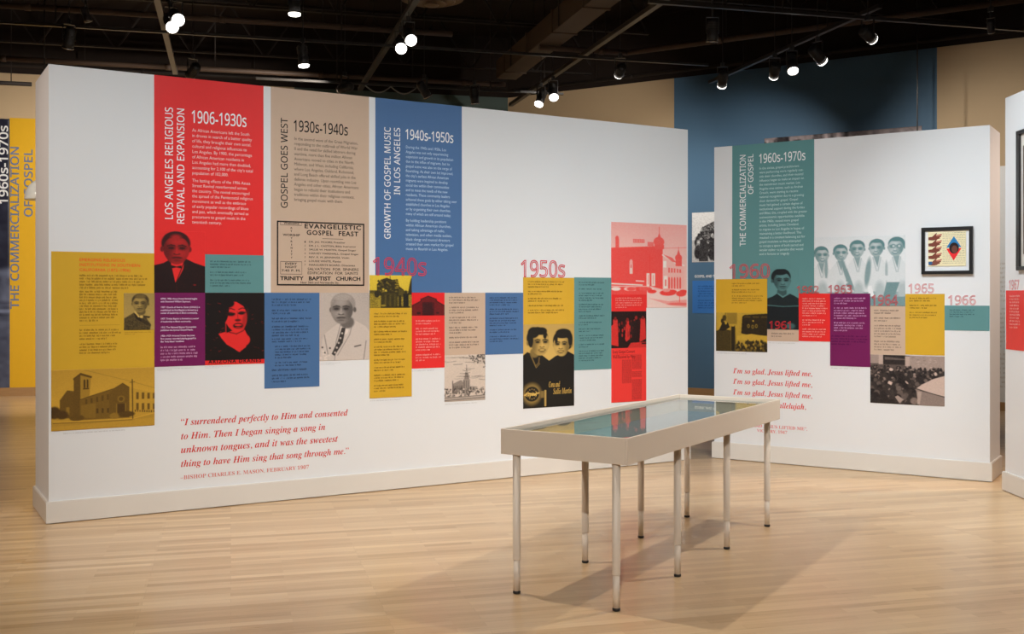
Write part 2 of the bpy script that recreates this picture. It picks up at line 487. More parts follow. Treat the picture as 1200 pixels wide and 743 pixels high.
def finish_text():
    bpy.context.view_layer.update()
    dg = bpy.context.evaluated_depsgraph_get()
    for (objs, P, name, s0, s1, z1, z0, rot, fit, m, off, single, asp) in JOBS:
        cos, polys, base = [], [], 0
        for o, cu, dy in objs:
            me = bpy.data.meshes.new_from_object(o.evaluated_get(dg))
            n = len(me.vertices)
            co = np.empty(n * 3, np.float32); me.vertices.foreach_get('co', co); co = co.reshape(-1, 3).astype(np.float64)
            co[:, 1] += dy
            lt = np.empty(len(me.polygons), np.int32); me.polygons.foreach_get('loop_total', lt)
            li = np.empty(len(me.loops), np.int32); me.loops.foreach_get('vertex_index', li)
            cos.append(co); polys.append((lt, li + base)); base += n
            bpy.data.meshes.remove(me)
        co = np.concatenate(cos)
        xy = np.stack([-co[:, 1], co[:, 0]], 1) if rot else co[:, :2].copy()
        mn, mx = xy.min(0), xy.max(0)
        kx = (s1 - s0) / (mx[0] - mn[0])
        x = s0 + (xy[:, 0] - mn[0]) * kx
        if fit == 'box':
            y = z0 + (xy[:, 1] - mn[1]) * (z1 - z0) / (mx[1] - mn[1])
        else:                              # 'line': keep proportions, baseline on z0
            y = z0 + xy[:, 1] * kx * asp
        out = np.stack([x - P.sc, -off - co[:, 2] * kx * 0.02, y - P.z0], 1).astype(np.float32)
        lt = np.concatenate([p[0] for p in polys]); li = np.concatenate([p[1] for p in polys])
        me = bpy.data.meshes.new(name)
        me.vertices.add(len(out)); me.vertices.foreach_set('co', out.ravel())
        me.loops.add(len(li)); me.loops.foreach_set('vertex_index', li)
        me.polygons.add(len(lt)); me.polygons.foreach_set('loop_start', np.concatenate([[0], np.cumsum(lt)[:-1]]).astype(np.int32))
        me.update(calc_edges=True)
        me.materials.append(m)
        ob = bpy.data.objects.new(name, me); COL.objects.link(ob)
        if single is not None:             # the lettering is the thing itself
            ob.location = P.o.location; ob.rotation_euler = P.o.rotation_euler
            tag(ob, single[0], single[1], single[2] if len(single) > 2 else None)
        else:
            ob.parent = P.o
    for j in JOBS:
        for o, cu, dy in j[0]:
            bpy.data.objects.remove(o, do_unlink=True)
            bpy.data.curves.remove(cu)

def date(W, s, label, x0, x1, yt, yb, c, off, outline=0.016, k=1.25):
    """Big outlined year applied across wall and panels."""
    class Q: pass
    q = Q(); q.W = W; q.off = off
    q.s0, q.s1 = W.s(x0), W.s(x1); q.sc = (q.s0 + q.s1) / 2; q.z0 = W.z(x0, yb); q.z1 = W.z(x0, yt)
    class L: pass
    q.o = L(); q.o.location = W.p(q.sc, q.z0); q.o.rotation_euler = (0, 0, W.ang)
    text(q, sn(s), x0, x1, yt, yb, c, 'year_lettering', outline=outline, off=0.0012, k=k, res=4, single=(label, 'lettering'))

def greek(P, x0, x1, yt, yb, pattern, c, name='paragraph', xh=0.5, k=1.25, off=0.0007, bold0=False, fill=0.93, seed=1):
    """Print too small to read in the photograph: letter-sized marks in words; pattern gives lines per paragraph."""
    W = P.W
    rnd = random.Random(seed + int(x0 * 7) + int(yt * 3))
    s0, s1 = W.s(x0), W.s(x1)
    z1, z0 = W.z(x0, yt), W.z(x0, yb)
    n = sum(pattern) + 0.8 * (len(pattern) - 1)
    dz = (z1 - z0) / n
    z = z1
    L = s1 - s0
    for para in pattern:
        mb = MB()
        for i in range(para):
            last = (i == para - 1)
            length = L * (rnd.uniform(0.35, 0.8) if last and para > 1 else rnd.uniform(fill - 0.08, min(1.0, fill + 0.07)))
            base = z - dz * 0.78
            h = dz * xh * 0.88
            cw = h * 0.82
            s = s0
            while s < s0 + length:
                wl = rnd.choice((2, 3, 3, 4, 5, 6, 7, 8))
                for _ in range(wl):
                    if s > s0 + length: break
                    up = h * (1.42 if rnd.random() < 0.28 else 1.0)
                    dn = h * (0.38 if rnd.random() < 0.08 else 0.0)
                    a, b0 = P.loc(s, base - dn)
                    y = -(P.off + off)
                    st = cw * 0.24
                    kind = rnd.random()
                    def q(xa, xb, za, zb):
                        mb.quad((xa, y, za), (xb, y, za), (xb, y, zb), (xa, y, zb))
                    q(a, a + st, b0, b0 + up + dn)
                    if kind < 0.75:
                        q(a + cw * 0.5, a + cw * 0.5 + st, b0 + dn, b0 + dn + h)
                        q(a, a + cw * 0.8, b0 + dn + h * (0.80 if kind < 0.5 else 0.0), b0 + dn + h * (1.0 if kind < 0.5 else 0.2))
                    s += cw
                s += cw * 0.75
            z -= dz
        z -= dz * 0.8
        mb.build(name, ink(c, k), P.o)

# --- continuous-tone prints: a fine grid of printed dots, one colour per grid point
class Canvas:
    def __init__(s, W, H, v=0.5):
        s.W, s.H = W, H
        s.x, s.y = np.meshgrid((np.arange(W) + 0.5) / W, (np.arange(H) + 0.5) / H)
        s.a = W / H
        s.im = np.full((H, W), float(v))
        s.r = np.random.default_rng(5)
    def mix(s, m, v):
        s.im = s.im * (1 - m) + v * m
        return s
    def win(s, x0, x1, y0, y1):
        a = max(0, int(x0 * s.W) - 1); b = min(s.W, int(x1 * s.W) + 2); c = max(0, int(y0 * s.H) - 1); d = min(s.H, int(y1 * s.H) + 2)
        return None if (b <= a or d <= c) else (slice(c, d), slice(a, b))
    def ell(s, cx, cy, rx, ry, v, soft=0.12, rot=0.0, op=1.0):
        m = max(rx * s.a, ry) * (1 + soft)
        w = s.win(cx - m / s.a, cx + m / s.a, cy - m, cy + m)
        if w is None: return s
        dx = (s.x[w] - cx) * s.a; dy = s.y[w] - cy
        c, q = math.cos(rot), math.sin(rot)
        u = (dx * c + dy * q) / (rx * s.a); t = (-dx * q + dy * c) / ry
        k = np.clip((1 - np.sqrt(u * u + t * t)) / soft + 0.5, 0, 1) * op
        s.im[w] = s.im[w] * (1 - k) + v * k
        return s
    def poly(s, pts, v, op=1.0):
        m = np.zeros_like(s.im, bool)
        n = len(pts)
        for i in range(n):
            xa, ya = pts[i]; xb, yb = pts[(i + 1) % n]
            if ya == yb: continue
            c = ((ya > s.y) != (yb > s.y)) & (s.x < (xb - xa) * (s.y - ya) / (yb - ya) + xa)
            m ^= c
        return s.mix(m * op, v)
    def rect(s, x0, y0, x1, y1, v, op=1.0):
        return s.mix(((s.x >= x0) & (s.x < x1) & (s.y >= y0) & (s.y < y1)) * op, v)
    def line(s, pts, w, v, op=1.0):
        for (xa, ya), (xb, yb) in zip(pts[:-1], pts[1:]):
            o = s.win(min(xa, xb) - w / s.a, max(xa, xb) + w / s.a, min(ya, yb) - w, max(ya, yb) + w)
            if o is None: continue
            ax, bx, px, py = xa * s.a, xb * s.a, s.x[o] * s.a, s.y[o]
            dx, dy = bx - ax, yb - ya
            t = np.clip(((px - ax) * dx + (py - ya) * dy) / (dx * dx + dy * dy + 1e-9), 0, 1)
            k = np.clip((w - np.hypot(px - ax - t * dx, py - ya - t * dy)) / (w * 0.6), 0, 1) * op
            s.im[o] = s.im[o] * (1 - k) + v * k
        return s
    def vgrad(s, v0, v1, y0=0.0, y1=1.0):
        t = np.clip((s.y - y0) / (y1 - y0), 0, 1)
        s.im = v0 + (v1 - v0) * t
        return s
    def noise(s, amp, cell=3, mask=None):
        h, w = s.H // cell + 2, s.W // cell + 2
        n = s.r.normal(0, 1, (h, w))
        n = np.kron(n, np.ones((cell, cell)))[:s.H, :s.W]
        s.im = s.im + n * amp * (1 if mask is None else mask)
        return s
    def crowd(s, x0, y0, x1, y1, n, lo=0.02, hi=0.6, r=0.03, dark=0.6):
        for i in range(n):
            f = i / n
            cx = s.r.uniform(x0, x1); cy = y0 + (y1 - y0) * f
            rr = r * (0.6 + 0.8 * f)
            s.ell(cx, cy + rr * 1.6, rr * 1.1, rr * 1.6, s.r.uniform(lo, lo + 0.12), 0.3)
            s.ell(cx, cy, rr * 0.62, rr * 0.9, s.r.uniform(lo, lo + 0.1) if s.r.random() < dark else s.r.uniform(hi * 0.5, hi), 0.3)
            if s.r.random() < 0.25:
                s.ell(cx + rr * 0.5, cy + rr * 1.2, rr * 0.2, rr * 0.5, hi, 0.4, 0.5)
        return s
    def blur(s, k=1):
        for _ in range(k):
            p = np.pad(s.im, 1, mode='edge')
            s.im = (p[1:-1, 1:-1] * 4 + p[:-2, 1:-1] * 2 + p[2:, 1:-1] * 2 + p[1:-1, :-2] * 2 + p[1:-1, 2:] * 2 +
                    p[:-2, :-2] + p[2:, :-2] + p[:-2, 2:] + p[2:, 2:]) / 16
        return s

def photo(W, name, label, x0, x1, yt, yb, draw, lo, hi, off=0.003, cat='photo', parent=None, k=1.25, dens=2.0, group=None, part_label=None):
    s0, s1 = W.s(x0), W.s(x1)
    z1, z0 = W.z(x0, yt), W.z(x0, yb)
    asp = (s1 - s0) / (z1 - z0)
    ny = max(12, int((yb - yt) * dens)); nx = max(12, int(ny * asp * 0.85))
    cv = Canvas(nx * 2, ny * 2)
    draw(cv)
    im = np.clip(cv.im.reshape(ny, 2, nx, 2).mean((1, 3)), 0, 1)
    lo = np.array(alb(lo, k)); hi = np.array(alb(hi, k))
    g = im ** 1.5
    rgb = lo + (hi - lo) * g[..., None]
    o = grid_print(name, s1 - s0, z1 - z0, nx, ny, rgb, off)
    if parent is None:
        o.location = W.p((s0 + s1) / 2, z0); o.rotation_euler = (0, 0, W.ang)
        tag(o, label, cat, group or GRP.get(id(W), 'printed panels on the back walls').replace('panels', 'pictures'))
        return Panel(W, o, s0, s1, z0, z1, off)
    lx, lz = parent.loc((s0 + s1) / 2, z0)
    o.location = (lx, 0, lz); o.parent = parent.o
    if part_label: o['label'] = part_label
    return o

def grid_print(name, w, h, nx, ny, rgb, off):
    """Thin printed sheet: gridded face with edges going back to the wall."""
    xs = np.linspace(-w / 2, w / 2, nx); zs = np.linspace(h, 0, ny)
    gx, gz = np.meshgrid(xs, zs)
    co = np.stack([gx, np.full_like(gx, -off), gz], -1).reshape(-1, 3)
    i = np.arange(nx * ny).reshape(ny, nx)
    q = np.stack([i[:-1, :-1], i[1:, :-1], i[1:, 1:], i[:-1, 1:]], -1).reshape(-1, 4)
    # rim
    n0 = len(co)
    rim = np.concatenate([i[0, :], i[1:, -1], i[-1, -2::-1], i[-2:0:-1, 0]])
    back = co[rim].copy(); back[:, 1] = 0
    co = np.concatenate([co, back])
    r = len(rim); j = np.arange(r); jn = (j + 1) % r
    rq = np.stack([rim[j], rim[jn], n0 + jn, n0 + j], -1)
    q = np.concatenate([q, rq])
    me = bpy.data.meshes.new(name)
    me.vertices.add(len(co)); me.vertices.foreach_set('co', co.astype(np.float32).ravel())
    me.loops.add(len(q) * 4); me.loops.foreach_set('vertex_index', q.astype(np.int32).ravel())
    me.polygons.add(len(q)); me.polygons.foreach_set('loop_start', (np.arange(len(q)) * 4).astype(np.int32))
    me.update(calc_edges=True)
    col = np.ones((len(co), 4), np.float32)
    flat = rgb.reshape(-1, 3)
    col[:n0, :3] = flat; col[n0:, :3] = flat[rim]
    a = me.color_attributes.new('Col', 'FLOAT_COLOR', 'POINT')
    a.data.foreach_set('color', col.ravel())
    me.materials.append(print_mat())
    o = bpy.data.objects.new(name, me); COL.objects.link(o)
    return o

# serif italics come from the mathematical alphabets of the built-in font stack
def bi(s):
    r = ''
    for ch in s:
        if 'A' <= ch <= 'Z': r += chr(0x1D468 + ord(ch) - 65)
        elif 'a' <= ch <= 'z': r += chr(0x1D482 + ord(ch) - 97)
        else: r += ch
    return r
def bs(s):
    r = ''
    for ch in s:
        if 'A' <= ch <= 'Z': r += chr(0x1D400 + ord(ch) - 65)
        elif 'a' <= ch <= 'z': r += chr(0x1D41A + ord(ch) - 97)
        elif '0' <= ch <= '9': r += chr(0x1D7CE + ord(ch) - 48)
        else: r += ch
    return r

def sn(s):
    """Upright sans figures and capitals for titles and years."""
    r = ''
    for ch in s:
        if '0' <= ch <= '9': r += chr(0x1D7E2 + ord(ch) - 48)
        elif 'A' <= ch <= 'Z': r += chr(0x1D5A0 + ord(ch) - 65)
        elif 'a' <= ch <= 'z': r += chr(0x1D5BA + ord(ch) - 97)
        else: r += ch
    return r
# ------------------------------------------------------------------ picture contents (flat print)
def head(c, x, y, r, skin=0.5, hair=0.08, turn=0.0, cap=0.42, smile=True, side=0.0, glow=1.25, lips=True):
    """A printed face: x, y centre, r half height of the head, cap how far the hair comes down, side how much it covers the temples."""
    ax = 1 / c.a
    rx = r * 0.70 * ax
    dk = min(hair, skin * 0.25)
    def inside(*els):
        m = np.zeros(c.im.shape, bool)
        for ex, ey, erx, ery in els:
            m |= ((c.x - ex) / erx) ** 2 + ((c.y - ey) / ery) ** 2 < 1.0
        return m
    fx = x + turn * rx * 0.30
    c.ell(x - turn * rx * 0.12, y - r * 0.30, rx * (1.04 + side * 0.22), r * (0.72 + side * 0.25), hair, 0.10)       # hair
    if side > 0.3:
        c.ell(x - turn * rx * 0.25, y + r * 0.02, rx * (1.0 + side * 0.25), r * 0.55, hair, 0.12)
    for sg in (-1, 1):
        c.ell(x + sg * rx * 0.99 - turn * rx * 0.1, y + r * 0.06, rx * 0.13, r * 0.17, skin * 0.62, 0.4)             # ears
    c.ell(fx, y + r * 0.08, rx * 0.93, r * 0.80, skin, 0.10)                                                      # skull
    c.ell(fx, y + r * 0.36, rx * 0.76, r * 0.62, skin, 0.12)                                                      # jaw
    sh = -1 if turn >= 0 else 1
    keep = c.im.copy()
    fm = inside((fx, y + r * 0.08, rx * 0.93, r * 0.80), (fx, y + r * 0.36, rx * 0.76, r * 0.62))
    c.ell(fx + sh * rx * 0.80, y + r * 0.25, rx * 0.42, r * 0.70, skin * 0.50, 1.1, op=0.8)                       # shaded cheek
    c.ell(fx - sh * rx * 0.30, y + r * 0.30, rx * 0.40, r * 0.25, min(1, skin * glow), 1.4, op=0.7)               # lit cheek
    c.ell(fx - sh * rx * 0.10, y - r * 0.38, rx * 0.55, r * 0.22, min(1, skin * glow), 1.4, op=0.8)               # forehead
    c.im = np.where(fm, c.im, keep); keep = c.im.copy()
    c.ell(x - turn * rx * 0.10, y - r * 0.82, rx * (0.98 + side * 0.2), r * cap, hair, 0.22)                       # hairline
    hm = inside((x - turn * rx * 0.12, y - r * 0.30, rx * (1.04 + side * 0.22), r * (0.72 + side * 0.25)))
    c.im = np.where(hm, c.im, keep)
    for sg in (-1, 1):
        ex = fx + sg * rx * 0.40 + turn * rx * 0.14
        c.ell(ex, y - r * 0.03, rx * 0.30, r * 0.15, skin * 0.55, 0.9)                                            # socket
        c.ell(ex, y, rx * 0.20, r * 0.065, dk, 0.5)                                                               # eye
        c.line([(ex - rx * 0.26, y - r * 0.155 + (0.03 * r if sg < 0 else 0)), (ex, y - r * 0.20), (ex + rx * 0.26, y - r * 0.155 + (0.03 * r if sg > 0 else 0))], r * 0.05, dk, 0.85)
    nx = fx + turn * rx * 0.22
    c.line([(nx, y), (nx + turn * rx * 0.08, y + r * 0.28)], r * 0.07, min(1, skin * glow), 0.7)                    # nose
    c.ell(nx, y + r * 0.35, rx * 0.26, r * 0.06, skin * 0.42, 0.5)
    c.ell(nx, y + r * 0.30, rx * 0.14, r * 0.06, min(1, skin * glow), 0.8)
    c.ell(nx, y + r * 0.58, rx * 0.38, r * (0.11 if smile else 0.07), skin * 0.35, 0.5)                           # mouth
    if smile:
        c.ell(nx, y + r * 0.57, rx * 0.28, r * 0.045, min(1, skin * 1.9), 0.4)
    elif lips:
        c.ell(nx, y + r * 0.65, rx * 0.26, r * 0.05, skin * 0.85, 0.6)
    c.ell(nx, y + r * 0.76, rx * 0.26, r * 0.05, skin * 0.70, 0.9)
    c.ell(nx, y + r * 0.87, rx * 0.24, r * 0.07, min(1, skin * 1.1), 0.9, op=0.6)

def d_bowtie(c):
    c.im[:] = 1.0
    c.ell(0.5, 0.66, 0.17, 0.10, 0.35, 0.3)                                    # neck
    c.poly([(0, 0.56), (0.18, 0.52), (0.31, 0.46), (0.41, 0.86), (0.60, 0.44), (0.78, 0.51), (1, 0.57), (1, 1), (0, 1)], 0.03)
    c.poly([(0.30, 0.47), (0.36, 0.50), (0.52, 0.53), (0.60, 0.44), (0.56, 0.62), (0.41, 0.86)], 1.0)
    c.line([(0.30, 0.46), (0.41, 0.86)], 0.008, 0.0); c.line([(0.61, 0.44), (0.41, 0.86)], 0.008, 0.0)
    head(c, 0.425, 0.28, 0.265, 0.50, 0.10, 0.1, 0.24, False, 0.0, 1.5)
    c.ell(0.425, 0.11, 0.10, 0.05, 0.62, 0.9)
    c.poly([(0.34, 0.555), (0.43, 0.575), (0.53, 0.555), (0.53, 0.605), (0.43, 0.59), (0.34, 0.605)], 0.0)
    c.line([(0.43, 0.86), (0.44, 1.0)], 0.006, 0.16)
    c.ell(0.79, 0.87, 0.03, 0.012, 0.4, 0.5)
    c.noise(0.02, 3).blur(1)

def d_singer(c):
    c.im[:] = 0.02
    for i in range(60):                                                        # scratchy background print
        x, y = c.r.uniform(0, 1), c.r.uniform(0.12, 0.9)
        if 0.28 < x < 0.75: continue
        c.line([(x, y), (x + c.r.uniform(-.05, .05), y + c.r.uniform(-.02, .02))], 0.005, c.r.uniform(0.15, 0.5))
    c.ell(0.50, 0.66, 0.25, 0.12, 0.95, 0.06)                                   # shoulders
    c.poly([(0.22, 0.57), (0.36, 0.54), (0.66, 0.52), (0.72, 0.62), (0.68, 0.76), (0.57, 0.83), (0.36, 0.72)], 0.95)
    c.poly([(0.20, 0.56), (0.36, 0.72), (0.50, 0.79), (0.57, 0.84), (0.3, 0.9)], 0.02)
    c.poly([(0.32, 0.40), (0.44, 0.40), (0.47, 0.52), (0.36, 0.56)], 0.02)
    c.ell(0.51, 0.33, 0.185, 0.215, 0.95, 0.05, -0.12)                          # face
    c.ell(0.54, 0.46, 0.12, 0.11, 0.95, 0.1)
    c.ell(0.55, 0.58, 0.10, 0.08, 0.95, 0.1)
    c.poly([(0.36, 0.26), (0.40, 0.12), (0.52, 0.13), (0.66, 0.20), (0.70, 0.30), (0.76, 0.22), (0.66, 0.06), (0.46, 0.03), (0.32, 0.12)], 0.02)
    c.ell(0.335, 0.26, 0.06, 0.16, 0.02, 0.1, 0.1); c.ell(0.40, 0.16, 0.09, 0.05, 0.02, 0.3, -0.5)
    c.ell(0.42, 0.30, 0.075, 0.028, 0.15, 0.5, 0.1); c.ell(0.61, 0.285, 0.06, 0.024, 0.15, 0.5, -0.05)
    c.line([(0.35, 0.29), (0.42, 0.305), (0.49, 0.295)], 0.012, 0.02); c.line([(0.56, 0.29), (0.61, 0.295), (0.67, 0.275)], 0.011, 0.02)
    c.line([(0.36, 0.235), (0.43, 0.222), (0.49, 0.24)], 0.008, 0.1); c.line([(0.56, 0.235), (0.62, 0.215), (0.67, 0.225)], 0.008, 0.1)
    c.line([(0.535, 0.26), (0.545, 0.36)], 0.006, 0.6); c.ell(0.545, 0.385, 0.05, 0.018, 0.25, 0.5)
    c.ell(0.55, 0.462, 0.085, 0.040, 0.05, 0.3); c.ell(0.55, 0.452, 0.06, 0.014, 0.95, 0.3); c.ell(0.55, 0.487, 0.05, 0.012, 0.5, 0.5)
    c.line([(0.40, 0.55), (0.52, 0.575), (0.64, 0.53)], 0.010, 0.1, 0.7)
    c.line([(0.345, 0.43), (0.345, 0.56)], 0.008, 0.7); c.ell(0.345, 0.42, 0.012, 0.012, 0.9, 0.3)
    c.ell(0.66, 0.38, 0.04, 0.12, 0.45, 1.0, 0.2, 0.6)
    c.rect(0, 0.935, 1, 1, 0.95)
    c.blur(1)

def d_oldman(c):
    c.vgrad(0.66, 0.74)
    c.ell(0.15, 0.2, 0.5, 0.5, 0.72, 1.2)
    c.poly([(0.0, 1), (0.08, 0.62), (0.28, 0.50), (0.42, 0.44), (0.68, 0.40), (0.92, 0.50), (1, 0.58), (1, 1)], 0.80)
    c.line([(0.42, 0.47), (0.33, 0.72), (0.30, 1.0)], 0.008, 0.5); c.line([(0.66, 0.43), (0.60, 0.62), (0.36, 0.92)], 0.008, 0.5)
    c.poly([(0.42, 0.48), (0.48, 0.56), (0.62, 0.42), (0.56, 0.60), (0.40, 0.66)], 0.93)
    c.poly([(0.44, 0.52), (0.52, 0.52), (0.46, 0.74), (0.30, 0.93), (0.24, 0.90), (0.36, 0.72)], 0.10)
    for i in range(5):
        c.ell(0.45 - i * 0.035, 0.60 + i * 0.07, 0.02, 0.015, 0.75, 0.3)
    c.ell(0.55, 0.44, 0.14, 0.09, 0.30, 0.3)
    head(c, 0.46, 0.24, 0.225, 0.42, 0.52, -0.25, 0.22, False, 0.0, 1.45)
    c.ell(0.46, 0.07, 0.17, 0.05, 0.60, 0.5)
    c.noise(0.03, 2, (c.y < 0.14))
    c.line([(0.70, 0.80), (0.82, 0.78)], 0.012, 0.15)
    for i in range(14):
        c.ell(c.r.uniform(0.02, 0.22), c.r.uniform(0.80, 0.98), 0.018, 0.014, c.r.choice([0.1, 0.9]), 0.4)
    c.line([(0.10, 0.62), (0.17, 0.90)], 0.01, 0.5); c.line([(0.93, 0.72), (0.88, 1.0)], 0.01, 0.5)
    c.noise(0.02, 2).blur(1)

def d_elder(c):
    c.vgrad(0.62, 0.74)
    c.poly([(0.0, 1), (0.02, 0.68), (0.30, 0.54), (0.5, 0.60), (0.72, 0.66), (0.88, 0.86), (0.84, 1)], 0.20)
    c.noise(0.06, 3, (c.im < 0.3))
    c.poly([(0.31, 0.52), (0.56, 0.68), (0.60, 0.80), (0.42, 0.70)], 0.04)
    c.poly([(0.33, 0.50), (0.37, 0.49), (0.52, 0.64), (0.47, 0.66)], 0.95)
    c.ell(0.56, 0.50, 0.14, 0.10, 0.30, 0.3)
    head(c, 0.53, 0.28, 0.25, 0.50, 0.16, -0.12, 0.26, False, 0.1, 1.35)
    c.ell(0.54, 0.09, 0.17, 0.06, 0.34, 0.6)
    c.ell(0.57, 0.64, 0.06, 0.035, 0.95, 0.4)
    c.poly([(0.62, 0.60), (0.86, 0.63), (0.82, 0.68), (0.62, 0.66)], 0.15)
    c.poly([(0.58, 0.68), (0.86, 0.82), (0.78, 0.88), (0.56, 0.78)], 0.12)
    c.noise(0.03, 2).blur(1)

def d_church(c):
    c.vgrad(0.80, 0.92, 0, 0.6)
    c.rect(0, 0.80, 1, 1, 0.78); c.poly([(0, 0.84), (0.6, 0.82), (1, 0.74), (1, 0.86), (0.5, 0.9), (0, 0.93)], 0.62, 0.5)
    c.poly([(0.08, 0.80), (0.08, 0.50), (0.15, 0.34), (0.22, 0.36), (0.28, 0.50), (0.28, 0.80)], 0.26)   # gable at the left
    c.poly([(0.21, 0.82), (0.21, 0.14), (0.275, 0.09), (0.275, 0.82)], 0.24)                                # tower, shade side
    c.poly([(0.275, 0.48), (0.275, 0.09), (0.375, 0.135), (0.36, 0.45)], 0.62)                              # tower, lit side
    c.poly([(0.205, 0.15), (0.275, 0.06), (0.385, 0.125), (0.38, 0.155), (0.275, 0.10), (0.205, 0.18)], 0.18)
    for x in (0.305, 0.333):
        c.rect(x, 0.19, x + 0.016, 0.31, 0.06); c.ell(x + 0.008, 0.19, 0.008, 0.02, 0.06, 0.1)
    c.rect(0.30, 0.315, 0.355, 0.335, 0.12)
    c.poly([(0.27, 0.84), (0.27, 0.50), (0.60, 0.34), (0.68, 0.255), (0.745, 0.33), (0.745, 0.84)], 0.34)  # long side and gable
    c.poly([(0.55, 0.84), (0.55, 0.40), (0.68, 0.26), (0.745, 0.33), (0.745, 0.84)], 0.28)
    c.line([(0.27, 0.50), (0.60, 0.34), (0.68, 0.26), (0.75, 0.34)], 0.010, 0.20)
    c.poly([(0.745, 0.84), (0.745, 0.33), (0.98, 0.44), (1, 0.43), (1, 0.80)], 0.80)                           # sunlit wing
    for i in range(4):
        x = 0.815 + i * 0.055
        for y0, y1 in ((0.42, 0.54), (0.60, 0.72)):
            c.rect(x, y0 + i * 0.008, x + 0.024, y1, 0.25)
    for i in range(5):
        x = 0.32 + i * 0.052
        c.rect(x, 0.50 - i * 0.018, x + 0.018, 0.58 - i * 0.014, 0.20); c.rect(x, 0.66, x + 0.02, 0.74, 0.14)
    c.ell(0.665, 0.52, 0.035, 0.055, 0.45, 0.2); c.ell(0.665, 0.52, 0.022, 0.035, 0.2, 0.2)
    c.rect(0.63, 0.60, 0.70, 0.76, 0.10); c.line([(0.62, 0.78), (0.62, 0.60)], 0.006, 0.55); c.line([(0.71, 0.78), (0.71, 0.60)], 0.006, 0.55)
    c.poly([(0.28, 0.80), (0.28, 0.60), (0.42, 0.57), (0.42, 0.82)], 0.42)
    c.rect(0.14, 0.62, 0.17, 0.74, 0.5)
    c.ell(0.03, 0.70, 0.06, 0.10, 0.08, 0.3); c.ell(0.10, 0.74, 0.06, 0.07, 0.10, 0.4)
    c.ell(0.24, 0.80, 0.07, 0.05, 0.22, 0.2); c.ell(0.60, 0.80, 0.05, 0.05, 0.5, 0.3); c.ell(0.72, 0.78, 0.08, 0.05, 0.16, 0.3)
    c.line([(0.02, 0.85), (0.35, 0.86), (0.78, 0.86), (1, 0.78)], 0.010, 0.95)
    c.line([(0.02, 0.87), (0.35, 0.88), (0.78, 0.88)], 0.006, 0.25)
    c.line([(0.775, 0.20), (0.78, 0.86)], 0.010, 0.10); c.line([(0.75, 0.25), (0.80, 0.24)], 0.006, 0.15)
    c.line([(0.32, 0.02), (0.78, 0.24), (1, 0.36)], 0.0035, 0.45)
    for i in range(9):
        c.rect(0.80 + i * 0.023, 0.715 + 0.003 * i, 0.812 + i * 0.023, 0.75 + 0.003 * i, 0.2)
    c.noise(0.03, 2).blur(1)

def d_bus(c):
    c.vgrad(1.0, 0.92, 0, 0.5)
    c.rect(0, 0.48, 1, 1, 0.50); c.noise(0.10, 3, (c.y > 0.48))
    c.rect(0, 0.46, 0.25, 0.56, 0.22)
    c.poly([(0.90, 0.60), (0.93, 0.36), (0.97, 0.12), (1, 0.06), (1, 0.60)], 0.10)
    c.poly([(0.17, 0.62), (0.17, 0.28), (0.26, 0.14), (0.40, 0.08), (0.52, 0.14), (0.66, 0.12), (0.70, 0.34), (0.80, 0.44), (0.86, 0.56), (0.86, 0.66)], 0.10)
    for i in range(60):
        c.ell(c.r.uniform(0.20, 0.64), c.r.uniform(0.14, 0.54), c.r.uniform(.01, .03), c.r.uniform(.01, .035), c.r.uniform(0.0, 0.45), 0.5)
    for i in range(5): c.line([(0.60 + 0.03 * (i % 2), 0.17 + i * 0.055), (0.68, 0.18 + i * 0.05)], 0.012, 0.85)
    c.line([(0.48, 0.03), (0.48, 0.15)], 0.012, 0.1)
    for x, y in ((0.32, 0.43), (0.38, 0.47)): c.ell(x, y, 0.025, 0.03, 0.9, 0.3)
    c.poly([(0.26, 0.98), (0.27, 0.62), (0.33, 0.54), (0.60, 0.54), (0.66, 0.64), (0.66, 0.98)], 0.15)
    for i in range(6): c.line([(0.32 + i * 0.055, 0.60), (0.31 + i * 0.056, 0.95)], 0.012, 0.28 if i % 2 else 0.06)
    c.ell(0.17, 0.58, 0.06, 0.10, 0.08, 0.2); c.poly([(0.19, 0.72), (0.26, 0.72), (0.25, 0.98), (0.20, 0.98)], 0.6)
    c.poly([(0.68, 0.40), (0.80, 0.46), (0.86, 0.62), (0.68, 0.68)], 0.22)
    c.rect(0.79, 0.56, 0.92, 0.97, 0.03); c.ell(0.855, 0.52, 0.035, 0.06, 0.10, 0.3); c.rect(0.68, 0.62, 0.75, 0.97, 0.08)
    c.rect(0.26, 0.95, 0.95, 1, 0.12); c.ell(0.32, 0.92, 0.06, 0.03, 0.55, 0.4)
    c.noise(0.04, 2).blur(1)

def d_barn(c):
    c.im[:] = 1.0
    c.poly([(0, 1), (0, 0.56), (0.28, 0.36), (0.28, 0.28), (0.50, 0.15), (0.74, 0.28), (0.74, 0.36), (1, 0.56), (1, 1)], 0.30)
    c.line([(0, 0.58), (0.28, 0.37), (0.28, 0.29), (0.50, 0.16), (0.74, 0.29), (0.75, 0.37), (1, 0.58)], 0.024, 0.06)
    c.rect(0.32, 0.42, 0.68, 1, 0.14); c.rect(0.36, 0.50, 0.64, 1, 0.10)
    c.line([(0.30, 0.38), (0.30, 1)], 0.008, 0.36); c.line([(0.64, 0.40), (0.64, 0.7)], 0.008, 0.36)
    c.rect(0.16, 0.84, 0.27, 0.93, 0.04); c.rect(0.74, 0.84, 0.82, 0.92, 0.06)
    c.noise(0.03, 2).blur(1)

